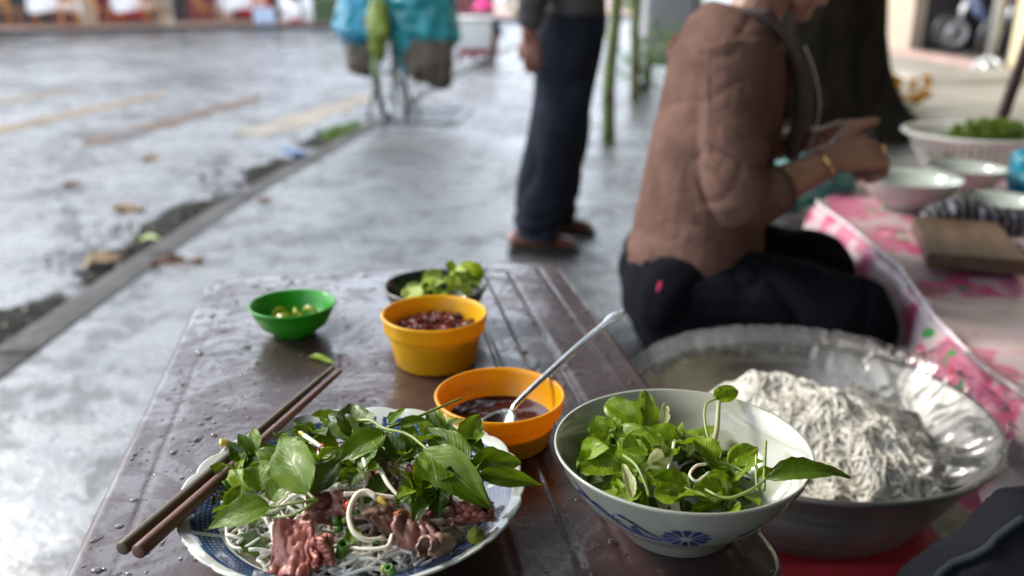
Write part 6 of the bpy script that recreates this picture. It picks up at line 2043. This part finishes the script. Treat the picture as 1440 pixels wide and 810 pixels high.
stem(t, [(0.086, 0.641, 0.588), (0.100, 0.657, 0.596), (0.110, 0.668, 0.602)], .0014, .0011)
t = sprig('herb_sprig', 'curved yellow green stem with leaf at the front of the herb bowl', 'herb', (0.116, 0.606, 0.580))
stem(t, [(0.090, 0.640, 0.592), (0.098, 0.620, 0.594), (0.103, 0.603, 0.588), (0.105, 0.594, 0.582)], .0017, .0013)
leaf('leaf', (0.108, 0.594, 0.582), (0.132, 0.598, 0.580), .020, M_HERB, t, (0, -.4, .9), .5, .3, seed=62)
t = sprig('herb_sprig', 'leafy sprig lying at the right of the herb bowl', 'herb', (0.165, 0.626, 0.584))
stem(t, [(0.160, 0.634, 0.590), (0.177, 0.630, 0.588), (0.190, 0.615, 0.586)], .0014, .0010)
leaf('leaf', (0.174, 0.630, 0.588), (0.203, 0.654, 0.592), .020, M_HERB, t, (-.1, -.5, .85), .5, .3, seed=63)
leaf('leaf', (0.164, 0.632, 0.590), (0.149, 0.655, 0.600), .022, M_HERB, t, (.3, -.6, .7), .5, .35, seed=64)
leaf('leaf', (0.163, 0.606, 0.580), (0.140, 0.602, 0.582), .026, M_HERB, t, (.1, -.6, .8), .4, .3, seed=65, shape='round')
# pale banana blossom shreds and sprouts in the bowl
M_PALE = m_leaf('pale_shred', (.42, .46, .16), (.62, .62, .34), (.6, .6, .4), .3, .3)
for k, (a, b_, wd, l) in enumerate([((0.107, 0.620, 0.594), (0.128, 0.634, 0.598), .016, 'pale yellow shredded leaf at the centre of the herb bowl'), ((0.091, 0.589, 0.584), (0.088, 0.630, 0.590), .010, 'pale curled shred at the left front of the herb bowl'),
                                    ((0.128, 0.682, 0.596), (0.134, 0.708, 0.606), .010, 'pale pointed shred standing at the back of the herb bowl'), ((0.143, 0.640, 0.592), (0.149, 0.663, 0.598), .008, 'small pale shred near the upright sprig in the herb bowl')]):
    tag(leaf('blossom_shred', a, b_, wd, M_PALE, None, (.2, -.7, .6), .5, .4, .06, 'basil', 70 + k), l, 'shred', 'pale shreds in the herb bowl')
sprout('thin looped bean sprout lying on the herbs in the bowl', [(0.151, 0.612, 0.600), (0.142, 0.607, 0.601), (0.136, 0.599, 0.598), (0.141, 0.595, 0.595), (0.152, 0.605, 0.597)], .0012, .0009, False)
sprout('pale bean sprout poking up between the herbs in the bowl', [(0.133, 0.649, 0.600), (0.128, 0.633, 0.596), (0.123, 0.620, 0.588)], .0016, .0012, False)
for o in list(COL.objects):
    if o.get('category') == 'bean sprout' and 'bowl' in o['label']:
        o['group'] = 'bean sprouts in the herb bowl'

# ------------------------------------------------------------------ cut leaves in the dark bowl, scraps on the table
rl = random.Random(12)
DC = Vector((D_DARK[0], D_DARK[1], TZ))
for k in range(34):
    a = rl.uniform(0, 6.28); q = .052 * math.sqrt(rl.random())
    x, y = DC.x + .012 + q * math.cos(a), DC.y + q * math.sin(a)
    z = TZ + .036 + .022 * math.exp(-(((x - DC.x - .03) / .035) ** 2)) + rl.uniform(-.004, .010)
    L = rl.uniform(.022, .036)
    d = Vector((rl.gauss(.2, 1), rl.gauss(0, 1), rl.gauss(.2, .5))).normalized()
    B = Vector((x, y, z)) - d * L * .5; T = B + d * L
    for p in (B, T):
        e = Vector((p.x - DC.x, p.y - DC.y, 0))
        if e.length > .060 and p.z < TZ + .055:
            p.x, p.y = DC.x + e.normalized().x * .060, DC.y + e.normalized().y * .060
    o = leaf('lettuce_leaf', B, T, L * rl.uniform(.55, .9), M_LETT if k % 2 else M_HERB, None, (rl.gauss(0, .5), rl.gauss(-.3, .4), 1), rl.uniform(.2, 1.1), rl.uniform(.1, .5), .06, 'round' if k % 3 else 'basil', k + 100, .16)
    tag(o, ('pale cut lettuce leaf heaped in the dark green bowl', 'dark green cut leaf heaped in the dark green bowl')[0 if k % 2 else 1], 'leaf', ('pale cut leaves in the dark bowl', 'green cut leaves in the dark bowl')[0 if k % 2 else 1])
o = leaf('leaf_scrap', (-0.250, 1.011, 0.522), (-0.214, 0.984, 0.523), .014, M_HERB, None, (0, 0, 1), .3, .25, seed=90)
tag(o, 'torn green leaf scrap on the table in front of the green bowl', 'leaf')

# ------------------------------------------------------------------ fallen leaves on the street
M_DEAD = m_leaf('dead_leaf', (.10, .035, .022), (.22, .10, .06), (.26, .15, .10), .4, .15)
M_DEADP = m_leaf('pale_dead_leaf', (.24, .15, .08), (.40, .28, .16), (.45, .33, .2), .45, .15)
FL = [('curled red brown dead leaf on the pavement near the table', (-1.31, 3.06, .010), (-1.13, 3.13, .016), .11, M_DEAD, -1.3), ('brown dead leaf lying flat on the road nearest the kerb inlet', (-1.96, 4.25, -.074), (-1.82, 4.32, -.070), .10, M_DEADP, -.9),
      ('small dark dead leaf on the road at the left', (-2.50, 4.85, -.076), (-2.40, 4.88, -.072), .07, M_DEAD, -.8), ('pale curled dead leaf farther out on the road', (-2.38, 5.65, -.076), (-2.27, 5.70, -.070), .09, M_DEADP, -1.1),
      ('pinkish dead leaf in the gutter beside the kerb', (-1.66, 3.28, -.062), (-1.52, 3.34, -.055), .09, M_DEADP, .5), ('green fallen leaf in the gutter against the kerb', (-1.58, 3.62, -.055), (-1.46, 3.56, -.035), .05, M_HERB, .5),
      ('dark dead leaf in the gutter at the left edge of view', (-1.78, 2.50, -.062), (-1.65, 2.58, -.055), .08, M_DEAD, .5), ('small brown leaf on the pavement beside the kerb stones', (-1.20, 4.1, .004), (-1.13, 4.13, .008), .04, M_DEAD, -.5)]
for k, (l, a, b_, wd, mt, ar) in enumerate(FL):
    tag(leaf('fallen_leaf', a, b_, wd, mt, None, (0, -.2, 1), ar, .5, .05, 'basil', 40 + k, .2), l, 'leaf', 'fallen leaves on the street')
o = MB().box((0, 0, 0), (.10, .05, .012), bev=.008).remeshed('wrapper', m_bag('blue_wrapper', (.02, .12, .42), (.08, .28, .62), .1), None, .006, 2, lambda p, n: .012 * nz(p, 30))
o.location = (-1.40, 5.75, -.06); o.rotation_euler = (.2, .3, 1.2)
tag(o, 'crumpled blue wrapper in the gutter beside the kerb', 'wrapper')
t = thing('weed', 'green weed growing at the kerb near the blue wrapper', 'plant', (-1.22, 6.25, -.07))
leaf_cloud('foliage', [(Vector((0, 0, .06)), (.10, .22, .06)), (Vector((.06, .3, .05)), (.08, .2, .05))], 350, .025, M_SHRUB, t, 44)
